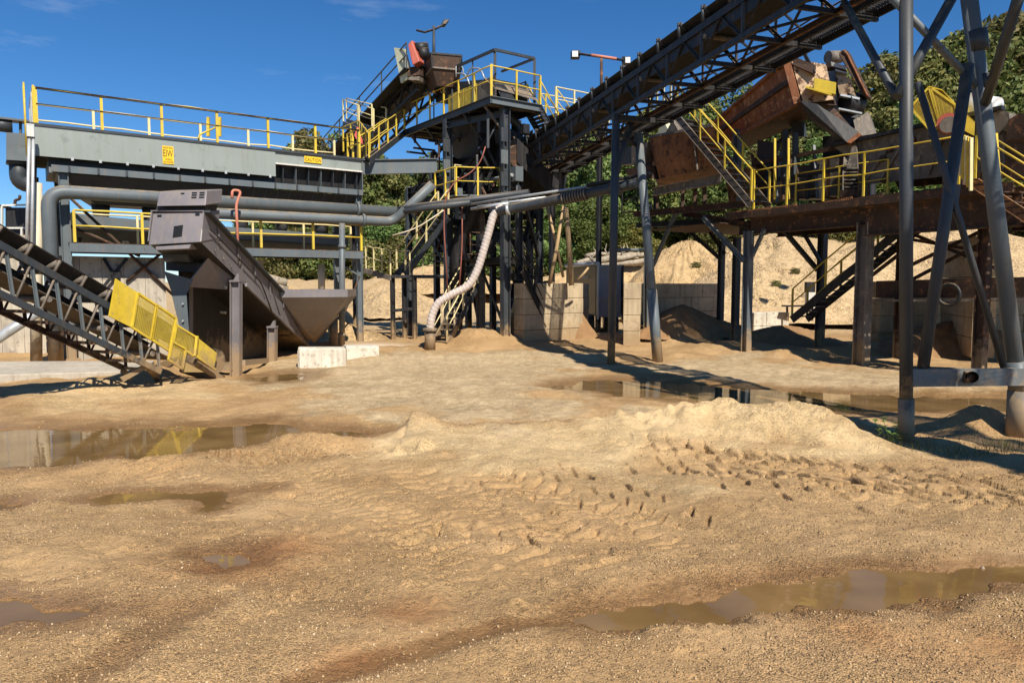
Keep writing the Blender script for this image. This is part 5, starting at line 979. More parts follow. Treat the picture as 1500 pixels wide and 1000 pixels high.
def heap(parent, c, rx, ry, h, material, seed, n=90, rings=34, name='heap'):
    n, rings = max(n, 90), max(rings, 34); nzs = np.random.default_rng(seed+50).uniform(0, 6.3, 6)
    m_ = MB(); vs_ = [Vector((c.x, c.y, c.z+h))]; rr = np.random.default_rng(seed)
    for i in range(1, rings+1):
        f = i/rings
        for k in range(n):
            a = 2*math.pi*k/n; w_ = 1+.12*math.sin(3*a+seed)+.06*math.sin(7*a+seed*2)+.035*math.sin(13*a+nzs[0])*f+.02*math.sin(29*a+nzs[1]+f*5)*f
            vs_.append(Vector((c.x+rx*f*w_*math.cos(a), c.y+ry*f*w_*math.sin(a), c.z+h*(1-(f**(1.25+.25*math.sin(2*a+nzs[2]))*.97+.03*f))+rr.normal()*h*.009+h*.05*math.sin(9*a+f*11+nzs[3])*f*(1-f)*2+h*.03*math.sin(23*a-f*17+nzs[4])*f*(1-f)*2)))
    fs = [(0, 1+k, 1+(k+1) % n) for k in range(n)]+[(1+(i-1)*n+k, 1+i*n+k, 1+i*n+(k+1) % n, 1+(i-1)*n+(k+1) % n) for i in range(1, rings) for k in range(n)]
    m_.add(vs_, fs, True); return obj(name, m_, material, parent)
heap(o_, BN.pt(2.7, 1.6, 0), 2.1, 1.6, 2.55, 'sand_load', 3)
q_ = P(938, 420, 26.5); BR = Plane((q_.x, q_.y), E2)
block_wall('dark left side wall of the middle block bin', Plane((q_.x, q_.y), (.2, .98)), 0, 3.6, 0, .05, 4)
block_wall('back block wall of the middle bin, deep in shade', Plane((P(945, 420, 30).x, 30), (.9, .43)), 0, 4.2, 0, .05, 4)
q_ = P(1290, 420, 25); block_wall('long shaded block wall of the right bin under the platform', Plane((q_.x, q_.y), (.97, .1)), 0, 7.5, 0, .1, 4)
q_ = P(1462, 420, 21); block_wall('tan block wall at the right edge under the stair', Plane((q_.x, q_.y), (.3, .95)), 0, 3.6, 0, .2, 6, L=1.2)
q_ = P(1105, 420, 31); block_wall('short row of pale blocks beside the middle legs', Plane((q_.x, q_.y), (1, .2)), 0, 1.7, 0, .0, 2, 'white_block')
# timber props leaning on the left bin
for (a, b, r, lb) in (((829, 305, 28), (837, 418, 28), .11, 'thick upright timber post on the left bin'), ((826, 302, 27.8), (805, 415, 27.8), .08, 'timber prop leaning left from the post top'), ((801, 300, 28.2), (825, 406, 28.2), .06, 'thin timber crossing the leaning prop'), ((862, 392, 27.5), (846, 410, 27.5), .05, 'short pale pole leaning against the bin heap')):
    t = thing('timber_prop', lb, 'timber prop', P(*b), 'timbers propped on the left bin'); obj('pole', tube([P(*b), lerp(P(*b), P(*a), .5)+Vector((.02, 0, 0)), P(*a)], [r, r*.95, r*.85], 7), 'wood', t)
    obj('end_cap', disc(P(*a), P(*a)-P(*b), r*.8, .02, 7), 'weathered_log', t)

for lb, u, D, rx, ry, h, sd_ in (('brown damp sand heap filling the middle bin', 1000, 28.6, 2.6, 1.9, 1.25, 21), ('dark brown sand heap below the right bin wall', 1400, 23.2, 3.2, 1.6, 1.2, 22), ('low brown spill of sand at the middle platform legs', 1150, 27, 2.6, 1.8, .8, 23)):
    p = P(u, 420, D); o_ = thing('sand_heap', lb, 'sand heap', (p.x, p.y, 0), 'brown sand heaps under the plant'); heap(o_, Vector((p.x, p.y, ground_z(p.x, p.y)-.15)), rx, ry, h, 'sand_load', sd_, 36, 14)
# ================================================================== RIGHT: rusty screening plant on its platform
RP = Plane((7.67, 23), (.52, -.854)); ZK = RP.at(1100, 309).z
def R(a, b, z): return RP.pt(a, b, z)
DR = 'dark_rust'
aA, aB = RP.au(1062), RP.au(1478)
t = thing('plant_platform', 'rusty steel platform at right with yellow front railing and heavy columns', 'platform', R(3, 1.5, 0))
obj('front_beam', channel(R(aA, 0, ZK-.1), R(aB, 0, ZK-.1), .1, .2, flip=True), DR, t); obj('front_girder', ibeam(R(aA+.6, .5, ZK-.45), R(RP.au(1255), .5, ZK-.45), .2, .5, .03), DR, t); obj('front_girder', ibeam(R(RP.au(1252), .4, ZK-.6), R(aB, .4, ZK-.6), .25, .8, .035), DR, t)
for b in (1.2, 3.2): obj('girder', ibeam(R(aA-.5, b, ZK-.4), R(aB, b, ZK-.4), .2, .45, .03), DR if b > 2 else 'black_steel', t)
rr = random.Random(5); x = aA
while x < aB-.5:
    dz = rr.uniform(-.02, .05); ms = [beam(R(x+.02+i*.85/12, .02, ZK+.02), R(x+.02+i*.85/12, 1.05, ZK+.02+dz), .02, .04) for i in range(13)]+[beam(R(x, y, ZK+.02), R(x+.87, y, ZK+.02+dz), .03, .04) for y in (.02, .5, 1.05)]
    obj('grating', ms, DR if rr.random() < .6 else 'orange_rust', t, kind='stuff'); x += .9
for k in range(7):
    a0_, a1_ = lerp(aA-.6, aB, k/7)+.01, lerp(aA-.6, aB, (k+1)/7)-.01; obj('deck_plate', prism([R(a0_, 1.08, ZK-.02), R(a1_, 1.08, ZK-.02), R(a1_, 3.7, ZK-.02), R(a0_, 3.7, ZK-.02)], UP*.03), DR, t)  # solid floor added behind the gratings to shade what lies below
for (u0, v0, u1, v1, off, th, m_) in ((1104, 232, 1150, 292, 2.3, .8, 'dark_rust'), (1150, 246, 1200, 290, 2.6, .8, 'black_steel'), (1196, 236, 1236, 286, 2.9, .7, 'dusty_steel'), (1062, 250, 1104, 298, 2.0, .9, 'orange_rust')):
    obj('feed_box', prism([RP.at(u0, v0, off), RP.at(u1, v0-6, off), RP.at(u1-4, v1, off), RP.at(u0+6, v1+2, off)], RP.n*th), m_, t)
for k in range(9): u = 1108+k*15; obj('frame_post', beam(RP.at(u, 300-k*1.6, 1.7), RP.at(u+(k % 3-1)*6, 225-k*2+(k % 2)*22, 1.9), .08, .08), ('dark_rust', 'black_steel', 'blue_grey_paint', 'orange_rust')[k % 4], t)
obj('frame_rail', beam(RP.at(1104, 240, 1.8), RP.at(1240, 214, 1.8), .1, .12), DR, t); obj('frame_rail', beam(RP.at(1104, 268, 1.7), RP.at(1244, 246, 1.7), .08, .1), BK, t)
for k in range(5):
    a0_, a1_ = lerp(RP.au(1240), aB+4, k/5)+.01, lerp(RP.au(1240), aB+4, (k+1)/5)-.01; obj('rear_shade_plate', prism([R(a0_, 3.72, ZK-.06), R(a1_, 3.72, ZK-.06), R(a1_, 12.0, ZK-.06), R(a0_, 12.0, ZK-.06)], UP*.03), DR, t)  # unseen rear deck, added and run far back to shade the right bin
for k in range(4):
    a0_, a1_ = lerp(RP.au(936), aA-.62, k/4)+.01, lerp(RP.au(936), aA-.62, (k+1)/4)-.01; obj('bay_shade_plate', prism([R(a0_, .25, ZK-.25), R(a1_, .25, ZK-.25), R(a1_, 5.6, ZK-.25), R(a0_, 5.6, ZK-.25)], UP*.03), DR, t)  # bay floor added and extended back to shade the middle bin
for b in (5.2, 8.4, 11.6): obj('rear_shade_girder', ibeam(R(RP.au(1258), b, ZK-.35), R(aB+3.5, b, ZK-.35), .2, .4, .03), DR, t)  # girders added with the unseen shade plates above them
railing(t, [R(RP.au(1100), .03, ZK+.05), R(RP.au(1396), .03, ZK+.05)], 1.2, 'yellow_paint', 1.25, r=.022)
railing(t, [R(RP.au(1128), 1.1, ZK+.05), R(RP.au(1260), 1.1, ZK+.05)], 1.1, 'yellow_paint', 1.4, r=.02)
for u in (1155, 1135): obj('tall_post', beam(RP.at(u, 292, .1), RP.at(u, 203, .1), .06, .06), 'yellow_paint', t)
COLS = [(1265, .5, .34, 'dusty_steel'), (1095, .35, .24, 'blue_grey_paint'), (1078, 2.4, .22, 'dark_blue_grey'), (1203, 3.4, .24, 'dark_blue_grey'), (1322, 3.0, .3, DR), (1440, .8, .26, DR), (1056, 3.2, .2, 'dark_blue_grey')]
CP = []
for u, b, w_, m_ in COLS:
    p = RP.at(u, 420, b); gz_ = ground_z(p.x, p.y); CP.append(p)
    obj('column', ibeam(Vector((p.x, p.y, gz_-.1)), Vector((p.x, p.y, ZK-.6)), w_, w_, .03, RP.d), m_, t)
def br(p, q, w_=.13, m_='dark_blue_grey', off=.4, off2=None): obj('brace', ibeam(RP.at(*p, off), RP.at(*q, off if off2 is None else off2), w_, w_, .02), m_, t)
br((1140, 328), (1198, 396), off=1.6, off2=3.2); br((1168, 326), (1203, 385), .1, off=3.0); br((990, 312), (956, 390), .12, 'blue_grey_paint', .3); br((1030, 318), (1090, 382), .14, 'blue_grey_paint', .2)
br((995, 325), (1056, 380), .12, 'black_steel', 2.8); br((1030, 325), (1062, 372), .1, 'black_steel', 3.2); br((1102, 375), (1120, 335), .1, 'blue_grey_paint', .35)
for a, b in (((1330, 340), (1465, 395)), ((1330, 350), (1465, 372)), ((1335, 388), (1455, 330)), ((1335, 410), (1460, 345)), ((1282, 340), (1330, 352)), ((1275, 405), (1318, 372))): br(a, b, .09, DR, 2.6)
obj('ledger', beam(RP.at(1285, 424, 1.6), RP.at(1530, 420, 1.6), .12, .5), DR, t); obj('ledger', beam(RP.at(1285, 440, 1.4), RP.at(1530, 440, 1.4), .3, .06), 'dusty_steel', t)
obj('hose_hoop', torus(RP.at(1390, 432, 1.2), RP.n, .28, .05, 16, 6), BK, t)
# left bay: lower frame below the rusty hopper
for p, q, h, m_, off in (((928, 314), (1092, 299), .22, DR, .2), ((958, 281), (1056, 262), .3, 'dusty_steel', .0), ((932, 330), (1090, 322), .2, 'black_steel', 1.4), ((1000, 312), (1098, 330), .2, DR, 1.0)): obj('bay_beam', ibeam(RP.at(*p, off), RP.at(*q, off), .16, h, .025), m_, t)
for u, v0, v1 in ((962, 285, 310), (1000, 278, 306), (1018, 276, 305), (1032, 274, 304)): obj('bay_post', beam(RP.at(u, v0, .3), RP.at(u, v1, .3), .12, .12), DR, t)
p = RP.at(949, 420, .3); obj('column', ibeam(Vector((p.x, p.y, -.1)), RP.at(949, 300, .3), .2, .2, .02, RP.d), 'blue_grey_paint', t)
railing(t, [RP.at(911, 312, .2), RP.at(958, 308, .2)], 1.0, 'black_steel', 1.0, r=.02)
obj('deck_plate', prism([RP.at(911, 313, .2), RP.at(958, 309, .2), RP.at(958, 309, 1.2), RP.at(911, 313, 1.2)], UP*.05), DR, t)
# ---- grey stair with yellow rails
t = thing('steel_stair', 'steep grey stair with bright yellow handrails climbing left', 'stair', RP.at(1105, 298, -.2))
stairs(t, RP.at(992, 172, -.15), RP.at(1100, 300, -.15), RP.n*.85, 14, 'dusty_steel', 'black_steel', 'yellow_paint', 1.0)
obj('top_landing', prism([RP.at(985, 168, -.15), RP.at(1000, 168, -.15), RP.at(1000, 168, .8), RP.at(985, 168, .8)], UP*.05), 'dusty_steel', t)
railing(t, [RP.at(952, 160, .6), RP.at(962, 152, .6), RP.at(992, 168, .2)], 1.0, 'pale_yellow_paint', .6, r=.03)
# ---- rusty surge hopper on the left bay
t = thing('surge_hopper', 'rusty brown tapered surge hopper behind the grey stair', 'hopper', RP.at(1000, 265, .8))
H1 = [RP.at(952, 203, .5), RP.at(1044, 186, .5), RP.at(1040, 186, 2.6), RP.at(948, 203, 2.6)]; H2 = [RP.at(966, 262, .7), RP.at(1062, 240, .7), RP.at(1060, 240, 2.2), RP.at(964, 262, 2.2)]
for h in (H1, H2):
    m_ = (h[0].z+h[1].z)/2
H1[2].z = H1[1].z; H1[3].z = H1[0].z; H2[2].z = H2[1].z; H2[3].z = H2[0].z
obj('body', loft(H2, H1), 'orange_rust', t); obj('rib', beam(lerp(H1[0], H1[1], .72)-RP.n*.05, lerp(H2[0], H2[1], .62)-RP.n*.05, .06, .06), 'dusty_steel', t)
obj('rim', beam(H1[0]+UP*.05, H1[1]+UP*.05, .12, .1), 'dusty_steel', t); obj('side_box', prism([RP.at(908, 218, .6), RP.at(925, 214, .6), RP.at(925, 240, .6), RP.at(908, 242, .6)], RP.n*.4), 'dark_blue_grey', t); obj('side_box', prism([RP.at(925, 214, .6), RP.at(950, 208, .6), RP.at(940, 245, .6), RP.at(925, 242, .6)], RP.n*.5), 'dusty_steel', t)
obj('chute_plate', prism([RP.at(915, 248, .5), RP.at(952, 242, .5), RP.at(955, 262, .5), RP.at(920, 258, .5)], RP.n*.4), DR, t)
for u, v, m_ in ((985, 188, 'dusty_steel'), (1006, 190, BK), (972, 190, 'pale_green_plate')): obj('idler_frame', [prism([RP.at(u-12, v+10, 1.0), RP.at(u+10, v+6, 1.0), RP.at(u, v-12, 1.0)], RP.n*.3)], m_, t)
# ---- big rusty inclined screen
t = thing('rusty_screen', 'big rust red inclined screen box with peeling end plate', 'vibrating screen', RP.at(1130, 300, 2))
e0, e1, e2, e3 = P(1152, 90, 22.6), P(1200, 112, 22.0), P(1198, 152, 21.9), P(1170, 152, 22.4)
f0, f3 = P(1040, 186, 27.5), P(1052, 214, 27.5); wv = Vector((1.25, .2, 0))
obj('side_plate', prism([e0, e3, f3, f0], wv.normalized()*.05), 'rust', t); obj('side_plate', prism([p+wv for p in (e0, e3, f3, f0)], -wv.normalized()*.05), DR, t)
obj('top_plate', prism([lerp(e0, e3, .08), lerp(f0, f3, .08), lerp(f0, f3, .08)+wv, lerp(e0, e3, .08)+wv], UP*.04), DR, t); obj('bottom_plate', prism([e3, f3, f3+wv, e3+wv], UP*.03), DR, t)
for k, (fa, fb) in enumerate(((0.0, .0), (.45, .45), (1, 1))): obj('side_rib', beam(lerp(e0, e3, fa)-wv*.03, lerp(f0, f3, fb)-wv*.03, .12, .16 if k == 1 else .1), 'rust' if k != 1 else DR, t)
obj('end_post', beam(e0-wv*.02+UP*.1, e3-wv*.02, .22, .2), 'rust', t)
ep = obj('end_plate', prism([e0+Vector((.1, -.05, .1)), e0+wv+Vector((-.1, -.35, -.15)), e3+wv+Vector((-.25, -.3, .1)), e3+Vector((.12, -.05, 0))], (.05, .08, 0)), 'peeling_paint', t)
obj('cap_box', prism([P(1135, 93, 22.8), P(1154, 80, 22.6), P(1194, 95, 22.2), P(1192, 108, 22.2), P(1155, 92, 22.5), P(1140, 101, 22.8)], (.5, .9, 0)), DR, t)
obj('motor', disc(P(1162, 74, 23), (1, .2, .05), .17, .5, 12), 'motor_blue', t); obj('motor', disc(P(1171, 70, 23), (1, -.4, 0), .14, .25, 12), BK, t)
obj('belt_strip', beam(P(1176, 74, 22.6), P(1193, 108, 22.2), .05, .1), BK, t)
obj('yellow_guard', prism([P(1193, 114, 21.9), P(1225, 121, 21.6), P(1224, 138, 21.6), P(1192, 131, 21.9)], (.1, .3, 0)), 'yellow_paint', t); obj('guard_shelf', prism([P(1180, 129, 22), P(1218, 140, 21.6), P(1214, 137, 22.4), P(1184, 127, 22.6)], UP*.05), 'yellow_paint', t)
obj('discharge_chute', prism([P(1172, 148, 22), P(1196, 152, 21.8), P(1258, 193, 21.3), P(1240, 208, 21.3), P(1182, 168, 22)], (.35, .7, .0)), 'black_steel', t); obj('chute_lip', prism([P(1240, 208, 21.2), P(1258, 193, 21.2), P(1262, 198, 21.2), P(1246, 210, 21.2)], (.3, .5, 0)), 'rust', t)
obj('chute_plate', prism([P(1214, 165, 21.9), P(1222, 158, 21.9), P(1256, 196, 21.4), P(1250, 200, 21.4)], (.2, .4, 0)), DR, t)
for u, v0, v1 in ((1078, 190, 255), (1083, 190, 300), (1150, 190, 285), (1165, 195, 285)): obj('stand', beam(RP.at(u, v0, 1.8), RP.at(u, v1, 1.8), .15, .15), 'blue_grey_paint' if u == 1083 else 'dark_blue_grey', t)
for q in (((1110, 205), (1140, 210), (1128, 245), (1108, 240)), ((1155, 180), (1175, 178), (1178, 200), (1166, 200))): obj('frame_plate', prism([RP.at(u, v, 2.2) for u, v in q], RP.n*.15), 'dark_blue_grey', t)
obj('rear_brace', beam(RP.at(1100, 250, 2.4), RP.at(1160, 190, 2.4), .12, .12), BK, t)
# ---- crusher head with rusty belt guard
t = thing('crusher_head', 'grey crusher box with long curved rust brown belt guard', 'crusher', RP.at(1230, 260, 3))
obj('side_body', prism([P(1200, 108, 23.8), P(1223, 103, 23.6), P(1228, 162, 23.4), P(1210, 165, 23.8), P(1200, 150, 23.8)], (.35, .9, 0)), 'blue_grey_paint', t)
obj('rough_face', prism([P(1224, 110, 23.5), P(1246, 115, 23.2), P(1254, 142, 23.2), P(1230, 140, 23.4)], (.3, .9, 0)), 'peeling_paint', t)
obj('cap', prism([P(1197, 103, 24), P(1216, 90, 23.7), P(1238, 98, 23.4), P(1240, 104, 23.4), P(1216, 98, 23.7), P(1199, 110, 24)], (.4, .9, 0)), DR, t); obj('name_plate', prism([P(1217, 91, 23.6), P(1238, 97, 23.35), P(1239, 103, 23.35), P(1218, 97, 23.6)], (-.01, -.03, 0)), 'white_paint', t)
obj('white_shelf', prism([P(1223, 101, 23.5), P(1240, 106, 23.3), P(1240, 108, 23.3), P(1224, 104, 23.5)], (.2, .4, 0)), 'white_paint', t); obj('motor', disc(P(1222, 84, 24), (1, .3, .1), .2, .5, 12), 'dusty_steel', t)
gl = [(1228, 80), (1231, 74), (1237, 71.5), (1243, 75), (1273, 138), (1274, 143), (1269, 144), (1262, 138)]
gd_ = obj('belt_guard', prism([P(u, v, 23.1) for u, v in gl], (.25, .35, 0)), DR, t, bevel=.04); obj('guard_edge', tube([P(u, v, 23.05) for u, v in [(1235, 74), (1240, 78), (1269, 138), (1272, 142)]], .03, 6), 'rust', gd_)
obj('rotor', [disc(P(1248, 152, 23.5), (1, .3, 0), .32, .6, 14)], BK, t); obj('ledge', beam(P(1230, 140, 23.3), P(1258, 146, 23.2), .2, .06), 'galvanised', t); obj('ledge', beam(P(1228, 160, 23.4), P(1262, 167, 23.2), .2, .05), 'galvanised', t)
obj('lower_hopper', prism([P(1250, 176, 23.2), P(1271, 164, 23.2), P(1282, 196, 23), P(1255, 200, 23.1)], (.4, .6, 0)), 'dusty_steel', t); obj('throat', prism([P(1228, 162, 23.6), P(1262, 168, 23.4), P(1258, 200, 23.2), P(1240, 196, 23.4)], (.3, .5, 0)), BK, t)
obj('pedestal', prism([RP.at(1205, 200, 3.6), RP.at(1275, 195, 3.6), RP.at(1275, 290, 3.6), RP.at(1205, 295, 3.6)], RP.n*.3), BK, t)
# ---- horizontal vibrating screen along the rail
t = thing('vibrating_screen', 'dusty dark vibrating screen trough on coil springs behind the railing', 'vibrating screen', RP.at(1330, 280, 1.4))
obj('side_plate', prism([RP.at(u, v, 1.3) for u, v in ((1222, 216), (1262, 204), (1330, 190), (1470, 160), (1470, 248), (1405, 256), (1270, 270), (1250, 235))], RP.n*.05), 'dusty_steel', t); obj('side_plate', prism([RP.at(u, v, 1.3)+RP.n*1.6 for u, v in ((1222, 216), (1262, 204), (1330, 190), (1470, 160), (1470, 248), (1405, 256), (1270, 270), (1250, 235))], RP.n*.05), DR, t)
obj('top_flange', beam(RP.at(1220, 213, 1.25), RP.at(1470, 158, 1.25), .2, .1), 'black_steel', t); obj('feed_lip', prism([RP.at(1218, 214, 1.2), RP.at(1330, 186, 1.2), RP.at(1330, 186, 2.4), RP.at(1218, 214, 2.4)], UP*.04), DR, t)
obj('screen_deck', prism([RP.at(1240, 240, 1.35), RP.at(1470, 205, 1.35), RP.at(1470, 205, 2.85), RP.at(1240, 240, 2.85)], UP*.05), BK, t)
for (u0, v0), (u1, v1) in (((1268, 266), (1305, 212)), ((1290, 264), (1318, 218)), ((1380, 256), (1360, 200)), ((1360, 256), (1380, 205)), ((1332, 262), (1332, 190))): obj('stiffener', beam(RP.at(u0, v0, 1.27), RP.at(u1, v1, 1.27), .08, .06), 'dusty_steel', t)
for u, v in ((1303, 219), (1293, 232), (1295, 264), (1337, 205)): obj('bolt_boss', disc(RP.at(u, v, 1.24), RP.n, .09, .08, 12), DR, t)
for u, v0, v1 in ((1247, 276, 249), (1400, 258, 236)):
    for k in range(6): p = RP.at(u, lerp(v0, v1, k/5), .95); obj('spring_coil', torus(p, UP, .17, .035, 16, 6), BK, t)
    p = RP.at(u, v0, .95); obj('spring_seat', box(p-UP*.25, .45, .4, .2, RP.d), DR, t); obj('spring_bracket', prism([RP.at(u-7, v1-1, .95), RP.at(u+9, v1-1, .95), RP.at(u+7, v1-40, 1.2), RP.at(u+2, v1-40, 1.2)], RP.n*.06), 'dusty_steel', t)
# ---- yellow drive guard and motor
t = thing('drive_guard', 'large yellow angular drive guard tilted over the screen', 'machine guard', RP.at(1380, 200, .6))
poly = [(1332, 156), (1361, 126), (1380, 131), (1401, 153), (1428, 178), (1427, 199), (1402, 186), (1376, 188), (1364, 194)]
GP = Plane((RP.at(1380, 160, .5).x, RP.at(1380, 160, .5).y), (.8, -.6))
obj('back_plate', prism([GP.at(u, v, .9) for u, v in poly], GP.n*.03), 'yellow_paint', t)
for i in (0, 1, 2, 3, 4): a, b = poly[i], poly[i+1]; obj('rim_plate', prism([GP.at(*a), GP.at(*b), GP.at(*b, .9), GP.at(*a, .9)], UP*-.03), 'yellow_paint', t)
mesh_panel(t, [GP.at(*p) for p in ((1334, 158), (1364, 193), (1376, 180), (1361, 128))], .05, .07); mesh_panel(t, [GP.at(*p) for p in ((1376, 180), (1402, 182), (1400, 154), (1363, 128))], .05, .07)
obj('front_plate', prism([GP.at(*p) for p in ((1400, 153), (1428, 178), (1427, 199), (1402, 186))], GP.n*.03), 'yellow_paint', t)
t = thing('drive_motor', 'round dark motor with red casing under the yellow guard', 'motor', RP.at(1388, 200, .5)); obj('casing', disc(GP.at(1390, 183, -.1), GP.n, .24, .6, 18), 'red_paint', t); obj('face', disc(GP.at(1390, 183, -.42), GP.n, .2, .06, 18), 'dusty_steel', t); obj('base', box(GP.at(1386, 203, .1), .6, .5, .15, GP.d), 'dusty_steel', t)
# yellow barrier bars
t = thing('yellow_barrier', 'bundle of upright yellow bars at the platform end', 'barrier', RP.at(1415, 282, -.1))
for k in range(6): u = 1404+k*3.6; obj('bar', beam(RP.at(u, 252+k*5.5, -.1-.06*k), RP.at(u+.8, 196+k*1.2, -.1-.06*k), .05, .07), 'yellow_paint' if k % 2 == 0 else 'pale_yellow_paint', t)
# tank and hopper on the far right
t = thing('steel_drum', 'pale grey horizontal drum behind the right trestle leg', 'drum', RP.at(1440, 170, 1.5)); d0, d1 = RP.at(1416, 156, 1.6), RP.at(1458, 163, 1.6); obj('shell', tube([d0, d1], .34, 18), 'motor_white', t); obj('end_cap', tube([d1, d1+(d1-d0)*.12], [.34, .2], 18), 'motor_white', t); obj('saddle', box(lerp(d0, d1, .5)-UP*.55, .9, .5, .3, RP.d), 'dark_blue_grey', t)
t = thing('side_hopper', 'weathered steel hopper with brown cover at the right edge', 'hopper', RP.at(1470, 210, 1.4)); obj('cone', prism([RP.at(u, v, 1.2) for u, v in ((1452, 172), (1463, 161), (1478, 165), (1479, 176), (1462, 197), (1450, 190))], RP.n*.8), 'dusty_steel', t); obj('cover', prism([RP.at(u, v, 1.1) for u, v in ((1477, 176), (1492, 166), (1520, 168), (1520, 198), (1474, 206))], RP.n*1.0), DR, t)
obj('lower_cover', prism([RP.at(u, v, 1.1) for u, v in ((1482, 240), (1500, 228), (1525, 232), (1525, 262), (1478, 262))], RP.n*.8), DR, t)
# right stair
t = thing('exit_stair', 'rusty stair with yellow rails going down to the right edge', 'stair', RP.at(1480, 330, -.4)); stairs(t, RP.at(1428, 268, -.2), RP.at(1545, 345, -.2), RP.n*.9, 9, 'orange_rust', DR, 'yellow_paint', 1.0)
obj('newel', beam(RP.at(1462, 262, .1), RP.at(1457, 196, .1), .09, .09), 'yellow_paint', t); obj('landing', prism([RP.at(1415, 268, -.2), RP.at(1440, 268, -.2), RP.at(1440, 268, .7), RP.at(1415, 268, .7)], UP*.06), 'orange_rust', t)
lp_ = RP.at(1545, 345, -.2); obj('landing', prism([lp_, lp_+RP.d*1.2, lp_+RP.d*1.2+RP.n*.9, lp_+RP.n*.9], UP*.06), 'orange_rust', t)
for a_, b_ in ((.1, .1), (1.1, .1), (.1, .8), (1.1, .8)): p = lp_+RP.d*a_+RP.n*b_; obj('post', beam(Vector((p.x, p.y, ground_z(p.x, p.y)-.1)), p, .1, .1), DR, t)
railing(t, [lp_+UP*.06, lp_+RP.d*1.2+UP*.06, lp_+RP.d*1.2+RP.n*.9+UP*.06], 1.0, 'yellow_paint', .6)
# stair under the platform
t = thing('lower_stair', 'dark stair with worn yellow rails under the platform', 'stair', RP.at(1160, 470, 2.5)); stairs(t, RP.at(1322, 335, 2.4), RP.at(1160, 468, 2.4), RP.n*.8, 16, 'black_steel', 'dusty_steel', 'dusty_yellow_mesh', .95)
# sign stand / small table by the stair
t = thing('steel_trestle_table', 'low steel work stand left of the lower stair', 'work stand', P(1172, 470, 31)); obj('top', beam(P(1148, 448, 31), P(1194, 448, 31), .5, .07), BK, t)
for u in (1153, 1190): obj('leg', beam(P(u, 449, 31), P(u, 470, 31), .07, .07), DR, t)
t = thing('control_pedestal', 'small white pedestal with black head behind the work stand', 'pedestal', P(1185, 455, 31.4)); obj('body', box(P(1186, 455, 31.4), .32, .3, .85), 'white_paint', t); obj('head', box(P(1186, 428, 31.4), .36, .3, .45), BK, t)
# ================================================================== BACKGROUND
# trailer
t = thing('dump_trailer', 'black dump trailer with grey tailgate behind the left bin', 'trailer', P(880, 450, 33))
ra, rb = P(876, 388, 33), P(912, 388, 33); zb_ = .6; sdv = P(815, 395, 40)-ra; sdv.z = 0; sdv = sdv.normalized()*5.2; zt_ = ra.z
def v3(p, z): return Vector((p.x, p.y, z))
obj('side', prism([v3(ra, 1.0), v3(ra+sdv, 1.0), v3(ra+sdv, zt_), v3(ra, zt_)], (rb-ra).normalized()*.06), 'trailer_black', t); obj('side', prism([v3(rb, 1.0), v3(rb+sdv, 1.0), v3(rb+sdv, zt_), v3(rb, zt_)], (ra-rb).normalized()*.06), 'trailer_black', t)
tg = obj('tailgate', prism([v3(ra, .9), v3(rb, .9), v3(rb, zt_-.02), v3(ra, zt_-.02)], sdv.normalized()*.05), 'trailer_grey', t)
for a, b in ((ra, ra), (rb, rb)): obj('gate_post', beam(v3(a, .8)-sdv.normalized()*.04, v3(a, zt_)-sdv.normalized()*.04, .1, .08), 'galvanised' if a is ra else 'trailer_black', tg)
for z in (1.0, 1.75, zt_-.05): obj('gate_rail', beam(v3(ra, z)-sdv.normalized()*.05, v3(rb, z)-sdv.normalized()*.05, .05, .1), 'trailer_grey', tg)
obj('floor', prism([v3(ra, .95), v3(rb, .95), v3(rb+sdv, .95), v3(ra+sdv, .95)], UP*.06), 'trailer_black', t); obj('tarp_roll', tube([v3(ra, zt_+.06), v3(ra+sdv, zt_+.1)], .1, 8), 'galvanised', t)
for k in range(2):
    for a in (ra, rb): p = v3(a+sdv*(.2+.2*k), .5); w_ = obj('wheel', disc(p, (rb-ra), .5, .3, 20), 'rubber', t); obj('rim', disc(p-(rb-ra).normalized()*.12, (rb-ra), .27, .12, 14), 'galvanised', w_)
text(t, 'Nelson', ra+sdv.normalized()*2.3+Vector((-.04, -.02, -.0))-UP*.62, -sdv, UP, .34, 'white_paint')
# stockpiles
for lb, u, v, D, rx, ry, h, m_, sd_ in (('large gravel stockpile cone behind the platform legs', 1128, 345, 41, 9, 7, 4.6, 'stockpile_gravel', 2), ('pale gravel ridge behind the right trestle', 1400, 352, 46, 13, 8, 4.5, 'stockpile_gravel', 4), ('orange sand heap behind the middle bin', 1010, 352, 42, 5, 5, 3.2, 'stockpile_sand', 5), ('small gravel heap seen below the far walkway rail', 572, 415, 46, 4.2, 4, 2.1, 'stockpile_gravel', 6), ('pale sand heap right of the small gravel heap', 640, 420, 50, 5.5, 4, 2.0, 'stockpile_sand', 8), ('sand heap behind the feed hopper', 470, 470, 28, 2.4, 2.2, 1.1, 'stockpile_sand', 7), ('low earth bank behind the sand screw', 415, 428, 42, 5, 4, 2.3, 'stockpile_sand', 12)):
    p = P(u, v, D); gz_ = ground_z(p.x, p.y); t = thing('stockpile', lb, 'stockpile', (p.x, p.y, gz_), 'stockpiles behind the plant'); heap(t, Vector((p.x, p.y, gz_-.3)), rx, ry, max(h, p.z-gz_+.3), m_, sd_, 40, 14)
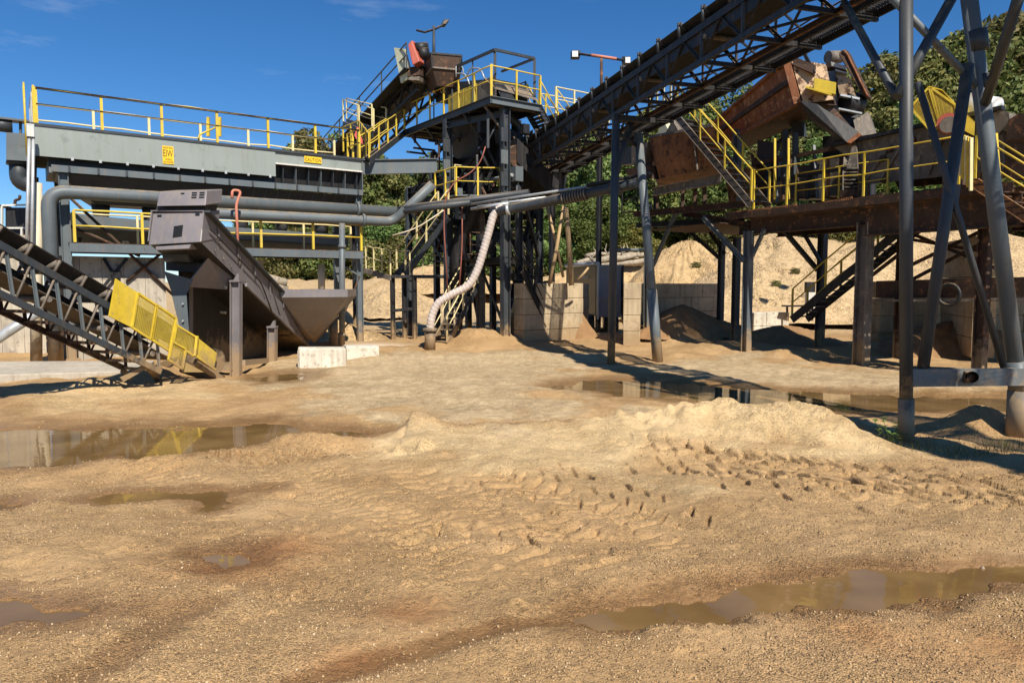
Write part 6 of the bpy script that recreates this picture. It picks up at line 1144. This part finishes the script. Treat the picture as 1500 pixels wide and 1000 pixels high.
# ---- trees
def leaf_material(name, cols):
    m = bpy.data.materials.new(name); m.use_nodes = True; MATS[name] = m; nt = m.node_tree; b = nt.nodes['Principled BSDF']; gi = nt.nodes.new('ShaderNodeNewGeometry'); oi = nt.nodes.new('ShaderNodeObjectInfo')
    r = ramp(nt, gi.outputs['Random Per Island'], [(i/(len(cols)-1), C4(c)) for i, c in enumerate(cols)])
    hv = nt.nodes.new('ShaderNodeHueSaturation'); mr = nt.nodes.new('ShaderNodeMapRange'); mr.inputs[3].default_value = .47; mr.inputs[4].default_value = .525; nt.links.new(oi.outputs['Random'], mr.inputs[0]); nt.links.new(mr.outputs[0], hv.inputs['Hue'])
    mv = nt.nodes.new('ShaderNodeMapRange'); mv.inputs[3].default_value = .75; mv.inputs[4].default_value = 1.2; nt.links.new(oi.outputs['Random'], mv.inputs[0]); nt.links.new(mv.outputs[0], hv.inputs['Value'])
    nt.links.new(r.outputs[0], hv.inputs['Color']); nt.links.new(hv.outputs[0], b.inputs['Base Color']); b.inputs['Roughness'].default_value = .6; b.inputs['Specular IOR Level'].default_value = .25
    tr = nt.nodes.new('ShaderNodeBsdfTranslucent'); nt.links.new(hv.outputs[0], tr.inputs[0]); mx = nt.nodes.new('ShaderNodeMixShader'); mx.inputs[0].default_value = .25; nt.links.new(b.outputs[0], mx.inputs[1]); nt.links.new(tr.outputs[0], mx.inputs[2]); nt.links.new(mx.outputs[0], nt.nodes['Material Output'].inputs[0]); return m
leaf_material('leaf_green', [(.055, .09, .02), (.105, .16, .04), (.165, .215, .06), (.24, .265, .08)])
leaf_material('leaf_olive', [(.075, .095, .025), (.14, .155, .042), (.20, .20, .06), (.27, .235, .075)])
leaf_material('leaf_autumn', [(.10, .10, .025), (.16, .15, .04), (.23, .19, .05), (.28, .20, .05)])
leaf_material('leaf_bright', [(.055, .10, .02), (.09, .15, .03), (.13, .19, .045), (.18, .22, .06)])
def leaf_mesh(name, centres, radii, nleaf, size, seed, material, flat=.75):
    r = np.random.default_rng(seed); w_ = radii**2; w_ = w_/w_.sum(); ci = r.choice(len(centres), nleaf, p=w_)
    d = r.normal(size=(nleaf, 3)); d /= np.linalg.norm(d, axis=1)[:, None]; rad = radii[ci]*(.45+.62*r.random(nleaf)**.45)
    c = centres[ci]+d*rad[:, None]*np.array([1, 1, flat]); n = d+r.normal(size=(nleaf, 3))*.7; n /= np.linalg.norm(n, axis=1)[:, None]
    a = np.cross(n, r.normal(size=(nleaf, 3))); a /= np.linalg.norm(a, axis=1)[:, None]; b = np.cross(n, a); s = size*(.6+.8*r.random(nleaf))[:, None]
    V = np.stack([c-a*s, c+b*s*.5+n*s*.15, c+a*s, c-b*s*.5+n*s*.15], 1).reshape(-1, 3)
    me = bpy.data.meshes.new(name); me.vertices.add(nleaf*4); me.vertices.foreach_set('co', V.astype(np.float32).ravel()); me.loops.add(nleaf*4); me.loops.foreach_set('vertex_index', np.arange(nleaf*4, dtype=np.int32)); me.polygons.add(nleaf); me.polygons.foreach_set('loop_start', np.arange(0, nleaf*4, 4, dtype=np.int32)); me.update(); me.materials.append(MATS[material]); return me
def make_tree(seed, h, spread, low, nleaf, size, material):
    """trunk with limbs and a crown of leaf clumps, standing at the origin"""
    r = np.random.default_rng(seed); ms = [tube([Vector((0, 0, -.4)), Vector((r.normal()*.1, r.normal()*.1, h*.3)), Vector((r.normal()*.3, r.normal()*.3, h*.62)), Vector((r.normal()*.4, r.normal()*.4, h*.9))], [h*.022, h*.017, h*.011, h*.004], 8)]
    cs, rs = [], []
    for k in range(30):
        f = low+(1-low)*(k+.5)/30; prof_ = math.sin(min(1, (f-low)/(1-low)*1.0+.12)*math.pi*.93)**.7; an = k*2.4+r.normal()*.5; rd = spread*prof_*(.25+.75*r.random()**.6)
        p = np.array([math.cos(an)*rd, math.sin(an)*rd, h*(f*.95)+r.normal()*.25]); cs.append(p); rs.append(spread*(.26+.2*r.random())*(.65+.5*prof_))
        if k % 2 == 0 and f < .9: ms.append(tube([Vector((0, 0, h*max(.15, f-.18))), Vector((p[0]*.5, p[1]*.5, h*(f-.07))), Vector(p)], [h*.008, h*.005, h*.002], 5))
    cr = leaf_mesh('crown', np.array(cs), np.array(rs), nleaf, size, seed+1, material)
    al = MB()
    for k in ms: al.add(k.v, k.f)
    tm = bpy.data.meshes.new('trunk'); tm.from_pydata(al.v, [], al.f); tm.materials.append(MATS['bark']); return tm, cr
KINDS = {'oak': [make_tree(1, 12, 3.6, .16, 15000, .20, 'leaf_green'), make_tree(2, 12, 3.3, .2, 15000, .20, 'leaf_olive'), make_tree(3, 12, 3.9, .12, 15000, .2, 'leaf_green')],
         'autumn': [make_tree(4, 12, 3.2, .2, 13000, .19, 'leaf_autumn')], 'bright': [make_tree(6, 12, 4.2, .04, 15000, .20, 'leaf_bright')],
         'bush': [make_tree(8, 3, 2.0, .02, 4500, .13, 'leaf_green'), make_tree(9, 3, 1.8, .02, 4000, .12, 'leaf_olive')]}
def plant(name, kind, i, u, D, vtop=None, hgt=None, label='', cat='tree', group=None, rz=0.0):
    x = (u-750)/FPX*D; z = ground_z(x, D); tm, cr = KINDS[kind][i % len(KINDS[kind])]; base = 12 if kind != 'bush' else 3
    top = hgt if hgt else P(u, vtop, D).z-z; s = top/base
    t = thing(name, label, cat, (x, D, z), group); t.rotation_euler.z = rz; wd = min(1.5, max(.8, s))/s if kind != 'bush' else 1; t.scale = (s*(.6+.4*wd), s*(.6+.4*wd), s)
    for nm, me_ in (('trunk', tm), ('crown', cr)): o = bpy.data.objects.new(nm, me_); COL.objects.link(o); o.parent = t
    return t
rt = random.Random(3)
LW = 'leafy tree in the wood seen through and behind the tower'
for k, (u, D, v) in enumerate([(428, 68, 212), (470, 66, 196), (515, 70, 200), (548, 67, 215), (585, 66, 245), (620, 70, 230), (660, 66, 235), (700, 70, 220), (745, 66, 230), (786, 70, 215), (845, 72, 162), (880, 66, 205), (925, 70, 190), (965, 66, 165), (1005, 66, 150), (560, 64, 300), (605, 63, 320), (680, 64, 300), (500, 62, 330), (450, 62, 335), (640, 66, 290), (725, 64, 300), (770, 63, 310)]):
    plant('forest_tree', 'autumn' if k in (12, 9) else 'oak', k, u, D, v, label='olive treetop rising above the tank railing' if k == 1 else 'small treetop showing behind the pale yellow platform rail' if k == 10 else LW, group='trees behind the tower', rz=rt.random()*6)
for k, (u, D, v) in enumerate([(830, 62, 300), (870, 61, 290), (910, 62, 305), (790, 63, 325)]): plant('bright_tree', 'bright', k, u, D, v, label='bright green young tree beyond the log pile', group='bright trees beyond the logs', rz=rt.random()*6)
plant('autumn_tree', 'autumn', 0, 935, 60, 325, label='yellowing young tree right of the bright green ones', rz=1)
for k, (u, D, v) in enumerate([(1040, 70, 150), (1075, 66, 135), (1110, 68, 140), (1150, 70, 120), (1190, 66, 118), (1232, 68, 108), (1268, 64, 92), (1305, 66, 88), (1335, 61, 78), (1372, 63, 55), (1408, 60, 48), (1445, 62, 28), (1480, 60, 20), (1520, 61, 15), (1560, 60, 20), (1290, 58, 165), (1335, 57, 150), (1385, 57, 120), (1430, 56, 115), (1475, 56, 95), (1520, 55, 110), (1240, 59, 180), (1195, 59, 200), (1145, 60, 205), (1100, 60, 215), (1060, 61, 210), (1600, 58, 60)]):
    plant('hill_tree', 'autumn' if k in (20,) else 'oak', k*2 if k % 3 else 1, u, D, v, label='tall oak on the hillside crest at right, against the sky' if k in (9, 10, 11, 12) else 'leafy tree on the wooded slope behind the rusty plant', group='trees on the right slope', rz=rt.random()*6)
for k, (u, D, h) in enumerate([(1330, 57, 2.6), (1370, 56, 2.0), (1440, 57, 2.4), (1215, 57, 2.2), (1180, 58, 2.0), (1095, 58, 2.4), (990, 59, 2.2), (955, 60, 2.6), (820, 60, 2.4), (770, 61, 2.8), (720, 61, 2.6), (660, 60, 2.6), (620, 60, 2.4), (540, 60, 2.6), (450, 60, 3.0), (420, 60, 3.0), (480, 60, 2.6), (1500, 56, 2.5), (1260, 57, 2.4), (590, 61, 2.6), (690, 60, 2.2), (1050, 59, 2.4), (1130, 58, 2.0)]):
    plant('scrub_bush', 'bush', k, u, D, hgt=h*1.2, label='low scrub bush at the edge of the wood', cat='bush', group='scrub along the wood edge', rz=k)
for u, v, D, lb in ((1165, 392, 36, 'small grey green weed clump high on the gravel cone'), (1137, 410, 35, 'straggling weed clump low on the gravel cone'), (1020, 383, 36, 'dry shrub on the sand slope by the middle leg')):
    p = P(u, v, D); tm, cr = KINDS['bush'][1]; t = thing('weed_clump', lb, 'weed', p-UP*.3); t.scale = (.15, .15, .09)
    for nm, me_ in (('stem', tm), ('leaves', cr)): o = bpy.data.objects.new(nm, me_); COL.objects.link(o); o.parent = t
# far wood as one mass closing the gaps
cs = np.array([(x, 80+rt.uniform(-4, 10)+abs(x)*.1, ground_z(x, 80)+rt.uniform(0, 9 if -30 < x else 5)) for x in np.linspace(-28, 80, 170)]); far = leaf_mesh('far_wood', cs, np.full(len(cs), 3.4), 42000, .34, 77, 'leaf_green')
o = bpy.data.objects.new('far_wood', far); COL.objects.link(o); tag(o, 'distant wood closing the view behind the plant', 'wood', kind='stuff')
# logs and brush
LGS = [((852, 392), (905, 383), .22), ((868, 384), (930, 374), .2), ((845, 386), (882, 378), .15), ((880, 392), (950, 380), .2), ((905, 377), (952, 371), .16), ((890, 372), (935, 378), .12), ((858, 375), (900, 370), .13), ((925, 386), (958, 390), .17), ((840, 396), (870, 398), .16)]
for k, (a, b, r) in enumerate(LGS):
    D = 54+k*.25; p, q = P(*a, D), P(*b, D+1.2); r *= 1.3; t = thing('cut_log', 'grey felled log in the tangle of logs behind the trailer' if k else 'longest pale log lying lowest in the tangle by the trailer', 'log', (p+q)/2, 'logs behind the trailer'); obj('stem', tube([p, lerp(p, q, .4)+UP*.1, lerp(p, q, .7)-UP*.05, q], [r, r*.9, r*.85, r*.6], 8), 'weathered_log', t)
    for j in range(2): m_ = lerp(p, q, .4+.25*j); obj('branch', tube([m_, m_+Vector((rt.uniform(-.8, .8), -.2, rt.uniform(.3, 1.0)))], [r*.35, r*.1], 5), 'weathered_log', t)
lb_ = thing('log_bank', 'low earth bank under the tangle of logs', 'bank', P(900, 400, 56)); heap(lb_, Vector((P(900, 400, 56).x, 57, ground_z(8, 57)-.6)), 7.5, 3, 2.0, 'stockpile_sand', 9)
for p, q, lb in (((392, 407), (420, 415), 'thick cut log lying on the earth bank behind the screw'), ((394, 417), (421, 425), 'second cut log below the thick one on the bank')):
    t = thing('cut_log', lb, 'log', P(*p, 40)); obj('stem', tube([P(*p, 39), P(*q, 39.4)], .24, 10), 'weathered_log', t); obj('cut_face', disc(P(*q, 39.4), P(*q, 39.4)-P(*p, 39), .21, .04, 10), 'wood', t)
# weed by the trestle foot, with broad leaves; grass tufts
w0 = G(1303, 648, .08); t = thing('green_weed', 'bright green broad leaved weed at the foot of the trestle', 'weed', w0); rr = random.Random(2)
for k in range(11):
    an = k*2.4; tip = w0+Vector((math.cos(an)*rr.uniform(.05, .26), math.sin(an)*rr.uniform(.05, .2), rr.uniform(.12, .36))); obj('stem', tube([w0, lerp(w0, tip, .6)+UP*.03, tip], .004, 4), 'leaf_bright', t)
    for j in range(3):
        c = lerp(w0, tip, .6+.2*j); d = Vector((math.cos(an+j*2), math.sin(an+j*2), rr.uniform(-.2, .5))).normalized(); s_ = d.cross(UP).normalized(); L = rr.uniform(.07, .12)
        m_ = MB(); m_.add([c, c+d*L*.5+s_*L*.35+UP*.008, c+d*L-UP*.01, c+d*L*.5-s_*L*.35+UP*.008], [(0, 1, 2), (0, 2, 3)]); obj('leaf', m_, 'leaf_bright', t)
ms = MB()
for k in range(420):
    u, v = rr.choice([(1455, 655), (1480, 650), (1350, 652), (1400, 660), (1300, 648)]); c = G(u+rr.gauss(0, 22), v+rr.gauss(0, 5), .1); c.z = ground_z(c.x, c.y) if k % 6 == 0 else c.z
    d = Vector((rr.gauss(0, .5), rr.gauss(0, .5), 1.6)).normalized(); L = rr.uniform(.04, .13); s_ = Vector((rr.gauss(0, 1), rr.gauss(0, 1), 0)).normalized()*.004; ms.add([c-s_-UP*.05, c+s_-UP*.05, c+d*L+Vector((d.x, d.y, 0))*.05], [(0, 1, 2)])
o = obj('dry_grass', ms, 'leaf_olive'); tag(o, 'sparse dry grass in the shade of the trestle', 'grass', kind='stuff')
# a few single stones
for u, v, s_, lb in ((1441, 829, .018, 'single white pointed stone at the far edge of the front puddle'),):
    c = G(u, v, .36); c.z = ground_z(c.x, c.y); t = thing('stone', lb, 'stone', c); obj('stone_body', prism([c+Vector((-s_, 0, -.01)), c+Vector((s_, 0, -.01)), c+Vector((s_*.7, 0, s_)), c+Vector((0, 0, s_*1.8)), c+Vector((-s_*.6, 0, s_))], (0, s_*1.2, 0)), 'white_paint', t, bevel=.006)
